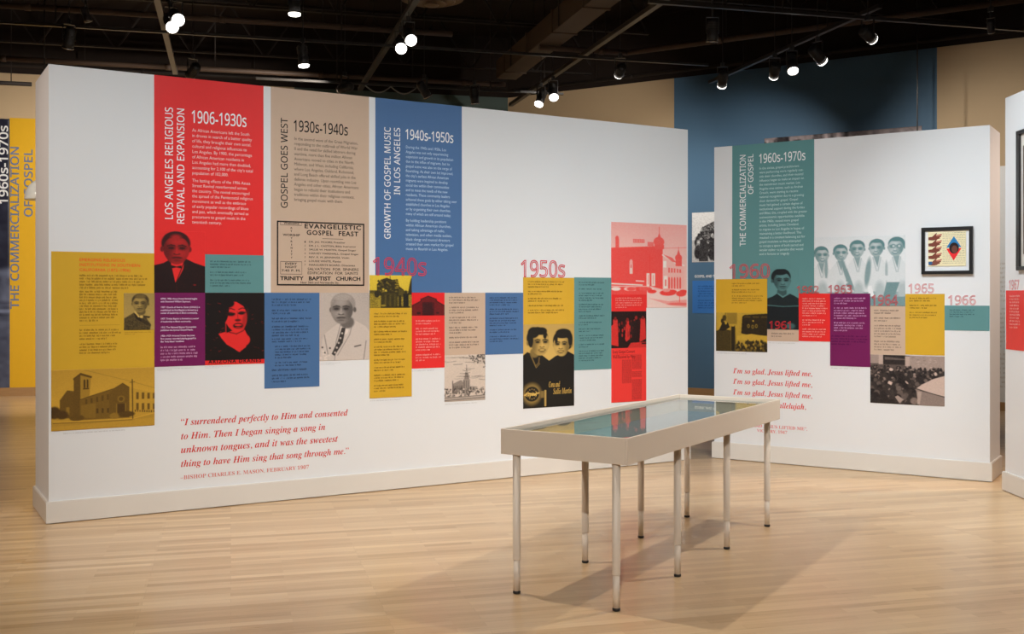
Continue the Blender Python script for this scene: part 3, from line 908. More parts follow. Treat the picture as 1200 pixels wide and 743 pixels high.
def d_sketch(c):
    c.im[:] = 0.92
    for i in range(26):
        x, y = c.r.uniform(0, 0.9), c.r.uniform(0.03, 0.58)
        c.line([(x, y), (x + c.r.uniform(0.05, 0.22), y + c.r.uniform(-.02, .02)), (x + c.r.uniform(0.15, 0.3), y + c.r.uniform(-.03, .03))], 0.006, c.r.uniform(0.25, 0.6))
    for i in range(120):
        x = c.r.uniform(0.60, 1.0); y = c.r.uniform(0, 0.30)
        if y < 0.05 + (x - 0.55) * 0.6:
            c.ell(x, y, 0.02, 0.014, c.r.choice([0.15, 0.3, 0.8]), 0.4, c.r.uniform(0, 3))
    c.poly([(0.45, 0.85), (0.45, 0.53), (0.62, 0.53), (0.62, 0.85)], 0.55)
    for x in (0.47, 0.52, 0.57): c.rect(x, 0.56, x + 0.018, 0.82, 0.28)
    c.poly([(0.48, 0.53), (0.50, 0.42), (0.58, 0.42), (0.60, 0.53)], 0.45); c.line([(0.47, 0.47), (0.61, 0.47)], 0.010, 0.2)
    c.poly([(0.50, 0.42), (0.535, 0.28), (0.57, 0.42)], 0.22); c.ell(0.54, 0.37, 0.025, 0.03, 0.7, 0.3); c.line([(0.535, 0.22), (0.535, 0.30)], 0.006, 0.2)
    c.poly([(0.18, 0.84), (0.20, 0.62), (0.40, 0.54), (0.46, 0.60), (0.46, 0.84)], 0.50)
    for i in range(7): c.rect(0.22 + i * 0.034, 0.66, 0.235 + i * 0.034, 0.80, 0.22)
    c.line([(0.20, 0.56), (0.20, 0.84)], 0.012, 0.25)
    c.poly([(0.62, 0.80), (0.62, 0.68), (0.80, 0.70), (0.80, 0.80)], 0.6)
    for i in range(150):
        c.ell(c.r.uniform(0, 1), c.r.uniform(0.72, 0.90), 0.02, 0.018, c.r.choice([0.15, 0.3, 0.55, 0.9]), 0.4)
    c.rect(0, 0.90, 1, 1, 0.72); c.line([(0, 0.92), (1, 0.89)], 0.010, 0.3); c.line([(0, 0.97), (1, 0.94)], 0.014, 0.35)
    c.noise(0.04, 2).blur(1)

def d_duo(c):
    c.vgrad(0.78, 0.95, 0, 0.5)
    c.poly([(0, 1), (0, 0.37), (0.08, 0.33), (0.20, 0.36), (0.30, 0.34), (0.42, 0.40), (0.50, 0.44), (0.62, 0.39), (0.74, 0.36), (0.86, 0.33), (1, 0.38), (1, 1)], 0.02)
    c.ell(0.22, 0.34, 0.09, 0.06, 0.45, 0.3); c.ell(0.76, 0.34, 0.08, 0.05, 0.45, 0.3)
    head(c, 0.29, 0.215, 0.165, 0.74, 0.03, 0.75, 0.30, True, 0.25, 1.25)
    c.ell(0.20, 0.10, 0.11, 0.065, 0.03, 0.2); c.ell(0.36, 0.085, 0.10, 0.045, 0.03, 0.2); c.ell(0.145, 0.19, 0.05, 0.085, 0.03, 0.2); c.ell(0.42, 0.14, 0.035, 0.035, 0.03, 0.3)
    head(c, 0.76, 0.245, 0.150, 0.78, 0.03, -0.35, 0.36, True, 0.35, 1.2)
    c.ell(0.78, 0.11, 0.15, 0.05, 0.03, 0.2); c.ell(0.92, 0.19, 0.045, 0.08, 0.03, 0.2); c.ell(0.64, 0.18, 0.03, 0.06, 0.03, 0.2)
    c.line([(0.14, 0.36), (0.24, 0.50), (0.30, 0.46), (0.31, 0.40)], 0.010, 0.35)
    c.line([(0.16, 0.38), (0.25, 0.52), (0.32, 0.47)], 0.005, 0.5)
    # round badge
    c.ell(0.17, 0.83, 0.175, 0.125, 0.55, 0.5); c.ell(0.17, 0.83, 0.135, 0.088, 0.03, 0.1)
    c.line([(0.03, 0.84), (0.10, 0.82), (0.22, 0.835), (0.30, 0.82)], 0.013, 0.95)
    for i in range(12):
        a = i * math.pi / 6
        c.ell(0.17 + 0.085 * math.cos(a), 0.83 + 0.058 * math.sin(a), 0.012, 0.008, 0.6, 0.5)
    c.rect(0.34, 0.80, 0.40, 0.88, 0.45); c.rect(0.41, 0.79, 0.445, 0.985, 0.75)
    c.blur(1)

def d_temple(c):
    c.vgrad(0.58, 0.70, 0, 0.35)
    c.rect(0, 0.80, 1, 1, 0.80)
    c.poly([(0, 0.74), (0, 0.30), (0.55, 0.27), (0.67, 0.28), (0.67, 0.78), (0.5, 0.74)], 0.16)
    c.rect(0.055, 0.20, 0.10, 0.30, 0.22); c.ell(0.075, 0.19, 0.022, 0.03, 0.2, 0.2)
    c.rect(0.28, 0.19, 0.43, 0.235, 0.25); c.rect(0.47, 0.22, 0.55, 0.27, 0.3)
    for i in range(6): c.rect(0.29 + i * 0.024, 0.195, 0.30 + i * 0.024, 0.23, 0.5)
    c.ell(0.62, 0.215, 0.072, 0.058, 0.22, 0.12); c.rect(0.56, 0.25, 0.69, 0.30, 0.2); c.poly([(0.60, 0.17), (0.625, 0.10), (0.65, 0.17)], 0.22); c.line([(0.625, 0.04), (0.625, 0.15)], 0.006, 0.25)
    c.poly([(0.67, 0.76), (0.67, 0.36), (0.84, 0.46), (0.95, 0.48), (0.97, 0.76)], 0.66)
    c.line([(0.67, 0.37), (0.84, 0.46), (0.96, 0.49)], 0.012, 0.92)
    c.poly([(0.67, 0.36), (0.80, 0.40), (0.86, 0.46), (0.80, 0.45)], 0.3)
    c.ell(0.885, 0.40, 0.048, 0.042, 0.2, 0.12); c.poly([(0.86, 0.37), (0.885, 0.29), (0.91, 0.37)], 0.22); c.rect(0.845, 0.42, 0.93, 0.50, 0.22); c.line([(0.885, 0.27), (0.885, 0.35)], 0.005, 0.25)
    for i in range(5):
        x = 0.745 + i * 0.038
        c.rect(x, 0.52 + i * 0.004, x + 0.022, 0.58, 0.25); c.rect(x, 0.66, x + 0.022, 0.77, 0.2); c.ell(x + 0.011, 0.66, 0.011, 0.03, 0.2, 0.1)
    c.rect(0.68, 0.44, 0.72, 0.52, 0.95); c.rect(0.685, 0.62, 0.735, 0.77, 0.92); c.rect(0.70, 0.66, 0.72, 0.74, 0.3)
    c.rect(0.235, 0.47, 0.275, 0.60, 0.8); c.rect(0.245, 0.49, 0.265, 0.53, 0.3); c.ell(0.255, 0.46, 0.02, 0.03, 0.6, 0.2)
    for x in (0.455, 0.52): c.rect(x, 0.59, x + 0.05, 0.74, 0.85); c.rect(x + 0.018, 0.61, x + 0.03, 0.72, 0.4)
    c.line([(0.50, 0.36), (0.50, 0.78)], 0.006, 0.1); c.line([(0.46, 0.40), (0.54, 0.41)], 0.004, 0.1)
    c.line([(0.0, 0.715), (0.4, 0.73)], 0.010, 0.95); c.line([(0.32, 0.68), (0.42, 0.685)], 0.008, 0.9)
    c.rect(0, 0.75, 0.46, 1, 0.15)
    for i in range(16):
        x = c.r.uniform(0, 0.95)
        c.ell(x, 0.775 + 0.03 * (x > 0.5), 0.06, 0.022, c.r.choice([0.1, 0.2, 0.75, 0.9]), 0.3)
    c.ell(0.74, 0.82, 0.11, 0.035, 0.12, 0.15); c.ell(0.92, 0.83, 0.07, 0.035, 0.15, 0.2); c.ell(0.72, 0.79, 0.05, 0.02, 0.5, 0.3)
    c.poly([(0.47, 0.88), (0.75, 0.92), (1, 0.90), (1, 0.99), (0.7, 0.95)], 0.55); c.ell(0.88, 0.955, 0.15, 0.018, 0.3, 0.4)
    c.line([(0.90, 0.80), (0.90, 0.93)], 0.006, 0.15)
    c.line([(0.68, 0.29), (1, 0.275)], 0.004, 0.3)
    c.noise(0.03, 2).blur(1)

def d_choir(c):
    c.im[:] = 0.03
    c.crowd(0.0, 0.22, 1.0, 0.55, 26, 0.02, 0.5, 0.045, 0.4)
    for x0, x1, y0 in ((0.02, 0.20, 0.22), (0.80, 0.99, 0.20), (0.38, 0.52, 0.25)):
        c.poly([(x0 + 0.03, y0), (x1 - 0.03, y0), (x1, 0.75), (x0, 0.85)], 0.8)
        c.ell((x0 + x1) / 2, y0 - 0.02, 0.04, 0.05, 0.35, 0.3)
    c.poly([(0.0, 0.9), (0.0, 0.40), (0.10, 0.30), (0.26, 0.55), (0.22, 0.95)], 0.85)
    c.poly([(0.60, 0.85), (0.62, 0.30), (0.70, 0.22), (0.79, 0.32), (0.80, 0.85)], 0.05); c.ell(0.70, 0.18, 0.04, 0.055, 0.5, 0.3)
    c.poly([(0.18, 0.45), (0.30, 0.55), (0.48, 0.98), (0.20, 1.0)], 0.04)
    c.poly([(0.45, 1), (0.55, 0.86), (1, 0.84), (1, 1)], 0.8); c.rect(0.86, 0.86, 1.0, 0.90, 0.1)
    for i in range(14): c.ell(c.r.uniform(0.2, 0.65), c.r.uniform(0.3, 0.7), 0.02, 0.05, c.r.uniform(0.3, 0.85), 0.4)
    c.noise(0.05, 2).blur(1)

def d_news(c):
    c.im[:] = 1.0
    def col(x0, x1, y0, y1):
        n = int((y1 - y0) / 0.014)
        for i in range(n):
            y = y0 + i * 0.014
            x = x0
            while x < x1:
                w = c.r.uniform(0.02, 0.06)
                c.rect(x, y, min(x1, x + w), y + 0.008, 0.45); x += w + 0.012
    col(0.30, 0.57, 0.22, 0.66); col(0.58, 0.86, 0.14, 0.42); col(0.58, 0.86, 0.44, 0.56); col(0.58, 0.86, 0.59, 0.97)
    c.rect(0.02, 0.125, 0.86, 0.128, 0.4)
    c.blur(1)

def d_podium(c):
    c.vgrad(0.82, 0.70)
    c.rect(0.18, 0, 0.42, 0.30, 0.55); c.rect(0.06, 0, 0.10, 0.45, 0.85)
    c.poly([(0.50, 0.53), (0.52, 0.10), (0.56, 0.06), (1, 0.02), (1, 0.58), (0.6, 0.56)], 0.07)
    for i in range(3): c.rect(0.56 + i * 0.16, 0.09, 0.68 + i * 0.16, 0.13, 0.22)
    for x, y in ((0.64, 0.34), (0.72, 0.36), (0.79, 0.34)):
        c.ell(x, y, 0.025, 0.05, 0.5, 0.3); c.ell(x, y, 0.012, 0.025, 0.08, 0.3)
    c.ell(0.73, 0.21, 0.015, 0.02, 0.95, 0.3)
    c.poly([(0.42, 0.60), (0.70, 0.54), (1, 0.60), (1, 0.74), (0.42, 0.70)], 0.85)
    c.crowd(0.40, 0.70, 1.0, 0.98, 60, 0.03, 0.5, 0.032, 0.65)
    c.poly([(0, 1), (0, 0.48), (0.12, 0.42), (0.30, 0.46), (0.38, 0.32), (0.40, 1)], 0.17)
    c.rect(0.31, 0.36, 0.37, 1, 0.06); c.line([(0.30, 0.34), (0.30, 1)], 0.008, 0.4); c.line([(0.385, 0.4), (0.38, 1)], 0.006, 0.35)
    c.poly([(0.06, 0.46), (0.14, 0.24), (0.24, 0.26), (0.28, 0.38), (0.16, 0.48)], 0.05)
    c.ell(0.17, 0.14, 0.04, 0.075, 0.18, 0.3); c.ell(0.20, 0.27, 0.02, 0.04, 0.85, 0.4); c.ell(0.13, 0.22, 0.03, 0.06, 0.1, 0.3)
    c.line([(0.22, 0.0), (0.22, 0.2)], 0.004, 0.8)
    c.noise(0.03, 2).blur(1)

def d_robe(c):
    c.im[:] = 1.0
    c.ell(0.47, 0.39, 0.15, 0.10, 0.45, 0.2)
    c.poly([(0, 1), (0, 0.49), (0.18, 0.455), (0.34, 0.40), (0.50, 0.46), (0.68, 0.40), (0.84, 0.44), (1, 0.49), (1, 1)], 0.10)
    c.rect(0, 0.61, 1, 1, 0.02); c.line([(0, 0.60), (0.5, 0.62), (1, 0.61)], 0.010, 0.75)
    c.line([(0.35, 0.41), (0.50, 0.465), (0.70, 0.405)], 0.014, 0.95)
    head(c, 0.45, 0.19, 0.18, 0.78, 0.06, 0.35, 0.26, False, 0.25, 1.2)
    c.ell(0.42, 0.055, 0.21, 0.05, 0.06, 0.2)
    c.ell(0.74, 0.94, 0.14, 0.05, 0.55, 0.5)
    c.noise(0.02, 2).blur(1)

def d_five(c):
    c.vgrad(0.90, 0.95)
    xs = [(0.085, 0.26, 0.125, 0.3), (0.30, 0.235, 0.12, 0.2), (0.485, 0.185, 0.125, 0.0), (0.695, 0.175, 0.125, -0.2), (0.905, 0.165, 0.135, -0.3)]
    c.rect(0, 0.72, 1, 1, 0.42)
    for x, y, r, t in xs:
        c.poly([(x - 0.15, 0.78), (x - 0.13, y + r * 2.2), (x - 0.05, y + r * 1.15), (x + 0.05, y + r * 1.15), (x + 0.13, y + r * 2.2), (x + 0.15, 0.80)], 0.86)
    for x, y, r, t in xs:
        c.poly([(x - 0.035, y + r * 0.9), (x + 0.035, y + r * 0.9), (x + 0.01, y + r * 2.2)], 0.40)
        c.line([(x - 0.04, y + r * 1.05), (x, y + r * 2.6)], 0.008, 0.60); c.line([(x + 0.045, y + r * 1.05), (x + 0.015, y + r * 2.6)], 0.008, 0.60)
        head(c, x, y, r, 0.50, 0.16, t, 0.25, True, 0.0, 1.5)
    c.ell(0.14, 0.46, 0.018, 0.16, 0.42, 0.5); c.ell(0.36, 0.52, 0.022, 0.22, 0.35, 0.5, -0.25); c.ell(0.60, 0.52, 0.03, 0.20, 0.36, 0.5, 0.1); c.ell(0.80, 0.50, 0.014, 0.14, 0.55, 0.5)
    c.poly([(0.37, 0.45), (0.42, 0.62), (0.47, 0.80), (0.36, 0.70)], 0.35)
    for x, y, rx in ((0.12, 0.63, 0.12), (0.28, 0.66, 0.10), (0.78, 0.60, 0.10), (0.95, 0.62, 0.06)):
        c.ell(x, y, rx, 0.035, 0.86, 0.3)
    for x in (0.10, 0.30, 0.50, 0.73, 0.97):
        c.ell(x, 0.78, 0.055, 0.13, 0.62, 0.7)
    c.poly([(0.60, 0.72), (0.64, 0.70), (0.67, 0.86), (0.61, 0.86)], 0.97)
    c.poly([(0.80, 0.66), (0.94, 0.66), (0.88, 0.88), (0.76, 0.9)], 0.28)
    c.poly([(0.62, 0.88), (1, 0.86), (1, 1), (0.62, 1)], 0.30)
    for g in (0.875, 0.935):
        c.ell(g, 0.155, 0.022, 0.03, 0.2, 0.3); c.ell(g, 0.155, 0.014, 0.018, 0.7, 0.3)
    c.noise(0.02, 2).blur(1)

def d_crowd(c):
    c.vgrad(0.30, 0.10)
    c.rect(0, 0, 0.12, 0.18, 0.6); c.rect(0.12, 0, 0.18, 0.2, 0.75); c.rect(0.18, 0, 0.50, 0.2, 0.08); c.poly([(0.2, 0.04), (0.5, 0.08), (0.5, 0.1), (0.2, 0.1)], 0.3)
    c.rect(0.48, 0.02, 0.54, 0.22, 0.75); c.rect(0.54, 0.0, 1.0, 0.30, 0.62)
    for i in range(60):
        x, y = c.r.uniform(0.56, 0.92), c.r.uniform(0.03, 0.28)
        c.rect(x, y, x + 0.03, y + 0.012, c.r.uniform(0.4, 0.85))
    c.crowd(0, 0.22, 1.0, 0.5, 130, 0.02, 0.6, 0.028, 0.6)
    c.crowd(0, 0.45, 0.7, 0.98, 60, 0.03, 0.45, 0.06, 0.75)
    c.ell(0.29, 0.30, 0.028, 0.03, 0.9, 0.3); c.poly([(0.24, 0.58), (0.26, 0.53), (0.31, 0.56), (0.29, 0.62)], 0.92)
    c.ell(0.50, 0.55, 0.03, 0.015, 0.8, 0.3, 0.9); c.poly([(0.34, 0.85), (0.38, 0.82), (0.46, 0.90), (0.40, 0.97)], 0.65)
    c.ell(0.88, 0.36, 0.018, 0.035, 0.9, 0.3)
    c.poly([(0.63, 0.66), (0.70, 0.58), (0.85, 0.46), (1, 0.39), (1, 0.80), (0.8, 0.74)], 0.86)
    c.poly([(0.62, 0.68), (0.8, 0.75), (1, 0.82), (1, 1), (0.66, 1)], 0.50); c.line([(0.64, 0.67), (0.8, 0.74), (1, 0.81)], 0.010, 0.12)
    c.poly([(0.64, 0.72), (0.70, 0.72), (0.67, 0.98), (0.64, 0.98)], 0.7)
    c.noise(0.03, 2).blur(1)

def d_march(c):
    c.vgrad(0.97, 0.9)
    c.rect(0, 0.55, 1, 1, 0.75)
    c.poly([(0.1, 0.6), (0.2, 0.3), (0.45, 0.18), (0.7, 0.12), (1, 0.2), (1, 0.6)], 0.25); c.noise(0.2, 4, (c.im < 0.5))
    c.crowd(0.05, 0.35, 0.95, 0.75, 46, 0.03, 0.9, 0.05, 0.5)
    for x in (0.22, 0.5, 0.72): c.poly([(x - 0.08, 0.98), (x - 0.06, 0.55), (x + 0.07, 0.52), (x + 0.1, 0.98)], 0.12)
    c.noise(0.06, 3).blur(1)

def d_mural(c):
    c.vgrad(0.55, 0.35)
    for i in range(60):
        x = c.r.uniform(0, 1); w = c.r.uniform(0.01, 0.06)
        v = c.r.uniform(0.02, 0.3) if c.r.random() < 0.5 else c.r.uniform(0.6, 0.95)
        if x > 0.6: v = c.r.uniform(0.6, 0.9)
        y = c.r.uniform(-0.05, 0.2)
        c.poly([(x, y), (x + w, y), (x + w * 0.6 + 0.03, y + 0.35), (x - 0.02, y + 0.3)], v)
    c.crowd(0, 0.35, 1, 0.95, 60, 0.03, 0.7, 0.07, 0.5)
    c.noise(0.05, 3).blur(1)

def d_shadow_portrait(c):
    c.vgrad(0.05, 0.12)
    head(c, 0.7, 0.62, 0.16, 0.35, 0.05, 0.4)
    c.poly([(0.1, 1), (0.3, 0.82), (1, 0.76), (1, 1)], 0.3)
    c.noise(0.04, 4).blur(2)
# ------------------------------------------------------------------ graphics on the long partition
RED, YEL, TEAL, TAN, BLUE, PURP = (212, 38, 36), (194, 152, 38), (86, 130, 130), (184, 158, 136), (66, 100, 142), (104, 16, 76)
BLK, WHT = (22, 18, 18), (236, 234, 232)
DKB = (34, 44, 62)
O1, O2, O3 = 0.003, 0.005, 0.007

p = panel(WA, 'text_panel', 'mustard panel headed EMERGING RELIGIOUS INSTITUTIONS at the left end of the long wall', 60, 181, 294.5, 434, YEL, O1)
text(p, 'EMERGING RELIGIOUS\nINSTITUTIONS IN SOUTHERN\nCALIFORNIA (1872–1906)', 93, 164, 302.5, 319, (228, 84, 34), 'heading', weight=0.012, spacing=1.05)
greek(p, 93, 173, 321, 339, [5], (112, 78, 22), xh=0.55)
greek(p, 93, 140, 340, 377.5, [11], (112, 78, 22), xh=0.55, fill=0.96)
greek(p, 93, 142, 385, 415.5, [4, 4], (112, 78, 22), xh=0.5)
greek(p, 146, 178, 388.5, 392.5, [2], (140, 104, 32), xh=0.45)
ml = MB(); a0, b0 = p.loc(WA.s(93), WA.z(93, 381.4)); a1, _ = p.loc(WA.s(140), 0)
ml.box(a0, a1, -O1 - 0.0007, -O1, b0, b0 + 0.0018).build('rule', ink((150, 112, 34)), p.o)
photo(WA, 'portrait_photograph', 'sepia portrait of a seated figure in dark coat and white neckerchief on the mustard panel', 145, 181, 343.5, 387, d_elder, (26, 18, 14), (206, 172, 92), O2)
photo(WA, 'church_photograph', 'mustard toned photograph of a brick church with a square bell tower', 60, 181, 434, 505.5, d_church, (62, 40, 12), (200, 154, 50), O1)

p = panel(WA, 'text_panel', 'tall red panel reading 1906–1930s up to the top of the long wall', 180.6, 308.6, 89, 343, RED, O1, top=HA)
text(p, sn('1906-1930s'), 224.5, 288.7, 129, 144, WHT, 'heading', res=4, bold=0.01)
text(p, 'As African Americans left the South\nin droves in search of a better quality\nof life, they brought their own social,\ncultural and religious influences to\nLos Angeles. By 1900, the percentage\nof African American residents in\nLos Angeles had more than doubled,\naccounting for 2,100 of the city’s total\npopulation of 102,000.', 225, 296, 150.5, 205.5, (238, 190, 186), 'paragraph')
text(p, 'The lasting effects of the 1906 Azusa\nStreet Revival reverberated across\nthe country. The revival encouraged\nthe spread of the Pentecostal religious\nmovement as well as the embrace\nof early popular recordings of blues\nand jazz, which eventually served as\nprecursors to gospel music in the\ntwentieth century.', 225, 296, 209.5, 263, (238, 190, 186), 'paragraph')
text(p, sn('LOS ANGELES RELIGIOUS'), 193, 202.6, 125.5, 256.5, WHT, 'heading', rot=True, res=4, bold=0.008)
text(p, sn('REVIVAL AND EXPANSION'), 207, 216, 127, 262, WHT, 'heading', rot=True, res=4, bold=0.008)
photo(WA, 'portrait_photograph', '', 180.6, 240.2, 270, 343, d_bowtie, (24, 10, 10), RED, O1 + 0.0006, parent=p, part_label='black on red portrait of a man in a bow tie')

p = panel(WA, 'text_panel', 'small teal panel beside the bow tie portrait on the red panel', 240.2, 308.8, 298, 343, TEAL, O2)
greek(p, 246, 296, 304.5, 336.5, [3, 2, 3], (40, 66, 70), xh=0.5)
p = panel(WA, 'text_panel', 'purple timeline panel below the bow tie portrait', 180.6, 240.2, 343, 430, PURP, O1)
text(p, 'APRIL 1906: Azusa Street Revival begins\nwith Reverend William Seymour.\n\n1907: Church of God in Christ (COGIC) is\nestablished; its first Baptist is formed as a\ncenter of leadership in Black community.\n\n1907: Trinity Baptist is formed as a center\nof leadership in Black community.\n\n1915: The National Baptist Convention\npublishes the hymnal Gospel Pearls.\n\n1926–1929: Arizona Dranes becomes\nfirst woman recorded playing gospel in\nthe “holy blues” tradition.', 188, 234, 349, 402, (226, 196, 216), 'paragraph', weight=0.01)
greek(p, 188, 235, 405, 424, [5], (196, 146, 178), xh=0.5)
p = photo(WA, 'singer_photograph', 'black and red high contrast picture of a woman singer with a drop earring', 240.2, 309.8, 343, 428, d_singer, (14, 10, 10), RED, O1)
text(p, 'ARIZONA DRANES', 244, 306, 421.8, 426.2, BLK, 'lettering', weight=0.03, spacing=1.25)

p = panel(WA, 'text_panel', 'tall tan panel reading 1930s–1940s at the top of the long wall', 317.4, 432.2, 102, 343, TAN, O1, top=HA)
text(p, sn('1930s-1940s'), 344, 407.5, 140.5, 154, BLK, 'heading', res=4, bold=0.01)
text(p, 'In the second wave of the Great Migration,\nresponding to the outbreak of World War\nII and the need for skilled laborers during\nwartime, more than five million African\nAmericans moved to cities in the North,\nMidwest, and West, including California,\nwhere Los Angeles, Oakland, Richmond,\nand Long Beach offered skilled jobs in the\ndefense industry. Upon resettling into Los\nAngeles and other cities, African Americans\nbegan to rebuild their institutions and\ntraditions within their religious contexts,\nbringing gospel music with them.', 344.5, 420, 160.5, 236.5, (58, 48, 44), 'paragraph')
text(p, sn('GOSPEL GOES WEST'), 328.8, 337, 138, 243.5, (30, 24, 24), 'heading', rot=True, res=4, bold=0.008)
# handbill printed inside a black border
hb = panel(WA, 'handbill', 'black bordered handbill EVANGELISTIC GOSPEL FEAST printed on the tan panel', 324.2, 426.6, 258.5, 334.5, TAN, O2, 'poster')
H = lambda x: 320 + x * 110 / 908.0
V = lambda y: 255 + y * 90 / 743.0
bw = MB(); w_, h_ = hb.s1 - hb.s0, hb.z1 - hb.z0
t_ = 0.0105; y_ = -O2 - 0.0008
for x0, x1, z0, z1 in ((-w_/2, w_/2, 0, t_), (-w_/2, w_/2, h_ - t_, h_), (-w_/2, -w_/2 + t_, t_, h_ - t_), (w_/2 - t_, w_/2, t_, h_ - t_)):
    bw.box(x0, x1, y_, -O2, z0, z1)
bw.build('border', ink(BLK), hb.o)
def hb_t(s, x0, x1, y0, y1, wgt=0.02, c=BLK, **kw):
    text(hb, s, H(x0), H(x1), V(y0), V(y1), c, 'lettering', weight=wgt, **kw)
hb_t('EVANGELISTIC', 303, 848, 58, 104, 0.025, spacing=1.15)
hb_t('GOSPEL  FEAST', 322, 822, 120, 168, 0.025, spacing=1.15)
hb_t('Welcome', 100, 250, 42, 64)
for i, ch in enumerate('AT'):
    hb_t(ch, 164, 184, 90 + i * 32, 108 + i * 32)
hb_t('WORSHIP', 92, 258, 155, 177)
for i, ch in enumerate('TRINITY'):
    hb_t(ch, 168 if ch != 'I' else 174, 186 if ch != 'I' else 180, 190 + i * 31.5, 208 + i * 31.5)
hb_t('EVERY', 115, 230, 434, 456); hb_t('NIGHT', 115, 228, 466, 488); hb_t('7:45 P. M.', 80, 262, 500, 522)
for i, (s, x1) in enumerate((('DR. JAS. MOORE, Preacher', 695), ('DR. J. L. CASTON, Bible Instructor', 800), ('SALLIE W. MARTIN, Gospel Singer', 800), ('HARVEY MARSHALL, Gospel Singer', 825), ('REV. R. M. JENNINGS, Violin', 733), ('LOUISE WHITE, Pianist', 655), ('MARGUERITE BOARD, Directress', 790))):
    y = 226 + i * 37
    hb_t(s, 345, x1, y, y + 22, 0.012)
    hb_t(str(i + 1), 302, 312, y, y + 18, 0.01)
hb_t('SALVATION  FOR  SINNERS', 332, 824, 484, 510, 0.008)
hb_t('EDIFICATION  FOR  SAINTS', 332, 818, 522, 548, 0.008)
hb_t('TRINITY   BAPTIST   CHURCH', 66, 842, 566, 606, 0.03)
hb_t('Near 36th and Normandie Sts.', 264, 635, 616, 638, 0.012)
rl = MB()
for x0, x1, y0 in ((68, 275, 36), (68, 275, 70), (70, 278, 424), (70, 278, 546), (475, 676, 204)):
    a, b = hb.loc(WA.s(H(x0)), WA.z(H(x0), V(y0))); a2, _ = hb.loc(WA.s(H(x1)), 0)
    rl.box(a, a2, y_, -O2, b - 0.0016, b + 0.0016)
for x in (70, 276):
    for ya, yb in ((36, 70), (424, 546)):
        a, b = hb.loc(WA.s(H(x)), WA.z(H(x), V(yb))); _, b2 = hb.loc(0, WA.z(H(x), V(ya)))
        rl.box(a - 0.0012, a + 0.0012, y_, -O2, b, b2)
rl.build('rule', ink((60, 48, 44)), hb.o)

p = panel(WA, 'text_panel', 'blue timeline panel hanging between the red singer picture and the elderly man portrait', 309.8, 374.2, 343, 455.5, BLUE, O1)
greek(p, 318.5, 366, 349, 395, [3, 2, 2, 4], DKB, xh=0.52)
greek(p, 318.5, 366, 396, 402, [2], DKB, xh=0.52)
greek(p, 322, 366, 404.5, 430, [5, 2], DKB, xh=0.52)
greek(p, 318.5, 364, 432, 449, [1, 3], DKB, xh=0.52)
photo(WA, 'portrait_photograph', 'grey portrait of an elderly man in a pale suit and patterned tie', 374.2, 432.6, 343, 423, d_oldman, (30, 24, 24), (216, 200, 188), O1)

p = panel(WA, 'text_panel', 'tall blue panel reading 1940s–1950s at the top of the long wall', 439.8, 541, 118, 343, BLUE, O1, top=HA)
text(p, sn('1940s-1950s'), 475, 531, 151, 163.3, WHT, 'heading', res=4, bold=0.01)
text(p, sn('GROWTH OF GOSPEL MUSIC'), 450, 457.6, 148.8, 279.8, WHT, 'heading', rot=True, res=4, bold=0.008)
text(p, sn('IN LOS ANGELES'), 461.4, 468.8, 149.5, 228, WHT, 'heading', rot=True, res=4, bold=0.008)
text(p, 'During the 1940s and 1950s, Los\nAngeles was not only experiencing\nexpansion and growth in its population\ndue to the influx of migrants, but its\ngospel scene was also on the verge of\nflourishing. As their own lot improved,\nthe city’s earliest African American\nmigrants were inspired to develop\nsocial ties within their communities\nand to meet the needs of the new\nresidents. These community leaders\nachieved these goals by either taking over\nestablished churches in Los Angeles\nor by organizing their own churches,\nmany of which are still around today.', 475.3, 535, 170.5, 253, (176, 196, 218), 'paragraph')
text(p, 'By holding leadership positions\nwithin African American churches,\nand taking advantage of radio,\ntelevision, and other media outlets,\nblack clergy and musical directors\ncreated their own market for gospel\nmusic to flourish in Los Angeles.', 475.3, 531, 256.5, 294, (176, 196, 218), 'paragraph')
date(WA, '1940s', 'red outlined year 1940s across the foot of the tall blue panel', 436.5, 499.5, 301, 323, (206, 62, 84), O2, 0.02)

photo(WA, 'bus_photograph', 'mustard and black photograph of people outdoors under trees', 433, 482.2, 322.4, 361, d_bus, (20, 18, 14), (206, 176, 52), O2)
p = panel(WA, 'text_panel', 'narrow mustard timeline panel below the photograph of people under trees', 433, 482.2, 361, 466.8, YEL, O2)
greek(p, 438, 477, 366, 460, [2, 3, 2, 2, 4, 2, 2, 3, 3], (92, 64, 18), xh=0.5)
photo(WA, 'barn_photograph', 'dark red picture of a gabled wooden hall against a red sky', 482.2, 520.8, 342.8, 370, d_barn, (30, 8, 12), (210, 30, 34), O1)
p = panel(WA, 'text_panel', 'small red timeline panel below the gabled hall picture', 482.2, 520.8, 370, 432, RED, O1)
greek(p, 487, 516.5, 374.5, 424, [2, 3, 5, 3], (238, 150, 142), xh=0.5)
p = panel(WA, 'text_panel', 'narrow tan timeline panel above the pen sketch of a tower', 520.8, 568.4, 343, 416.5, TAN, O1)
greek(p, 526, 562, 347, 409, [3, 3, 3, 3, 1, 3], (70, 58, 54), xh=0.5)
photo(WA, 'tower_sketch', 'pen sketch of a spired civic tower printed on tan', 520.8, 568.4, 416.5, 471, d_sketch, (40, 32, 32), (204, 186, 170), O1)
p = panel(WA, 'text_panel', 'short blue timeline panel left of the 1950s portrait of two women', 568.4, 613, 343, 415.8, BLUE, O1)
greek(p, 573.5, 608, 347.5, 401.5, [4, 3, 4, 2, 3], DKB, xh=0.5)
date(WA, '1950s', 'red outlined year 1950s on the white wall above the mustard panel', 610, 662, 304.3, 325, (214, 60, 70), O1, 0.02)
p = panel(WA, 'text_panel', 'short mustard timeline panel directly under the year 1950s', 613, 672.6, 325, 380.3, YEL, O1)
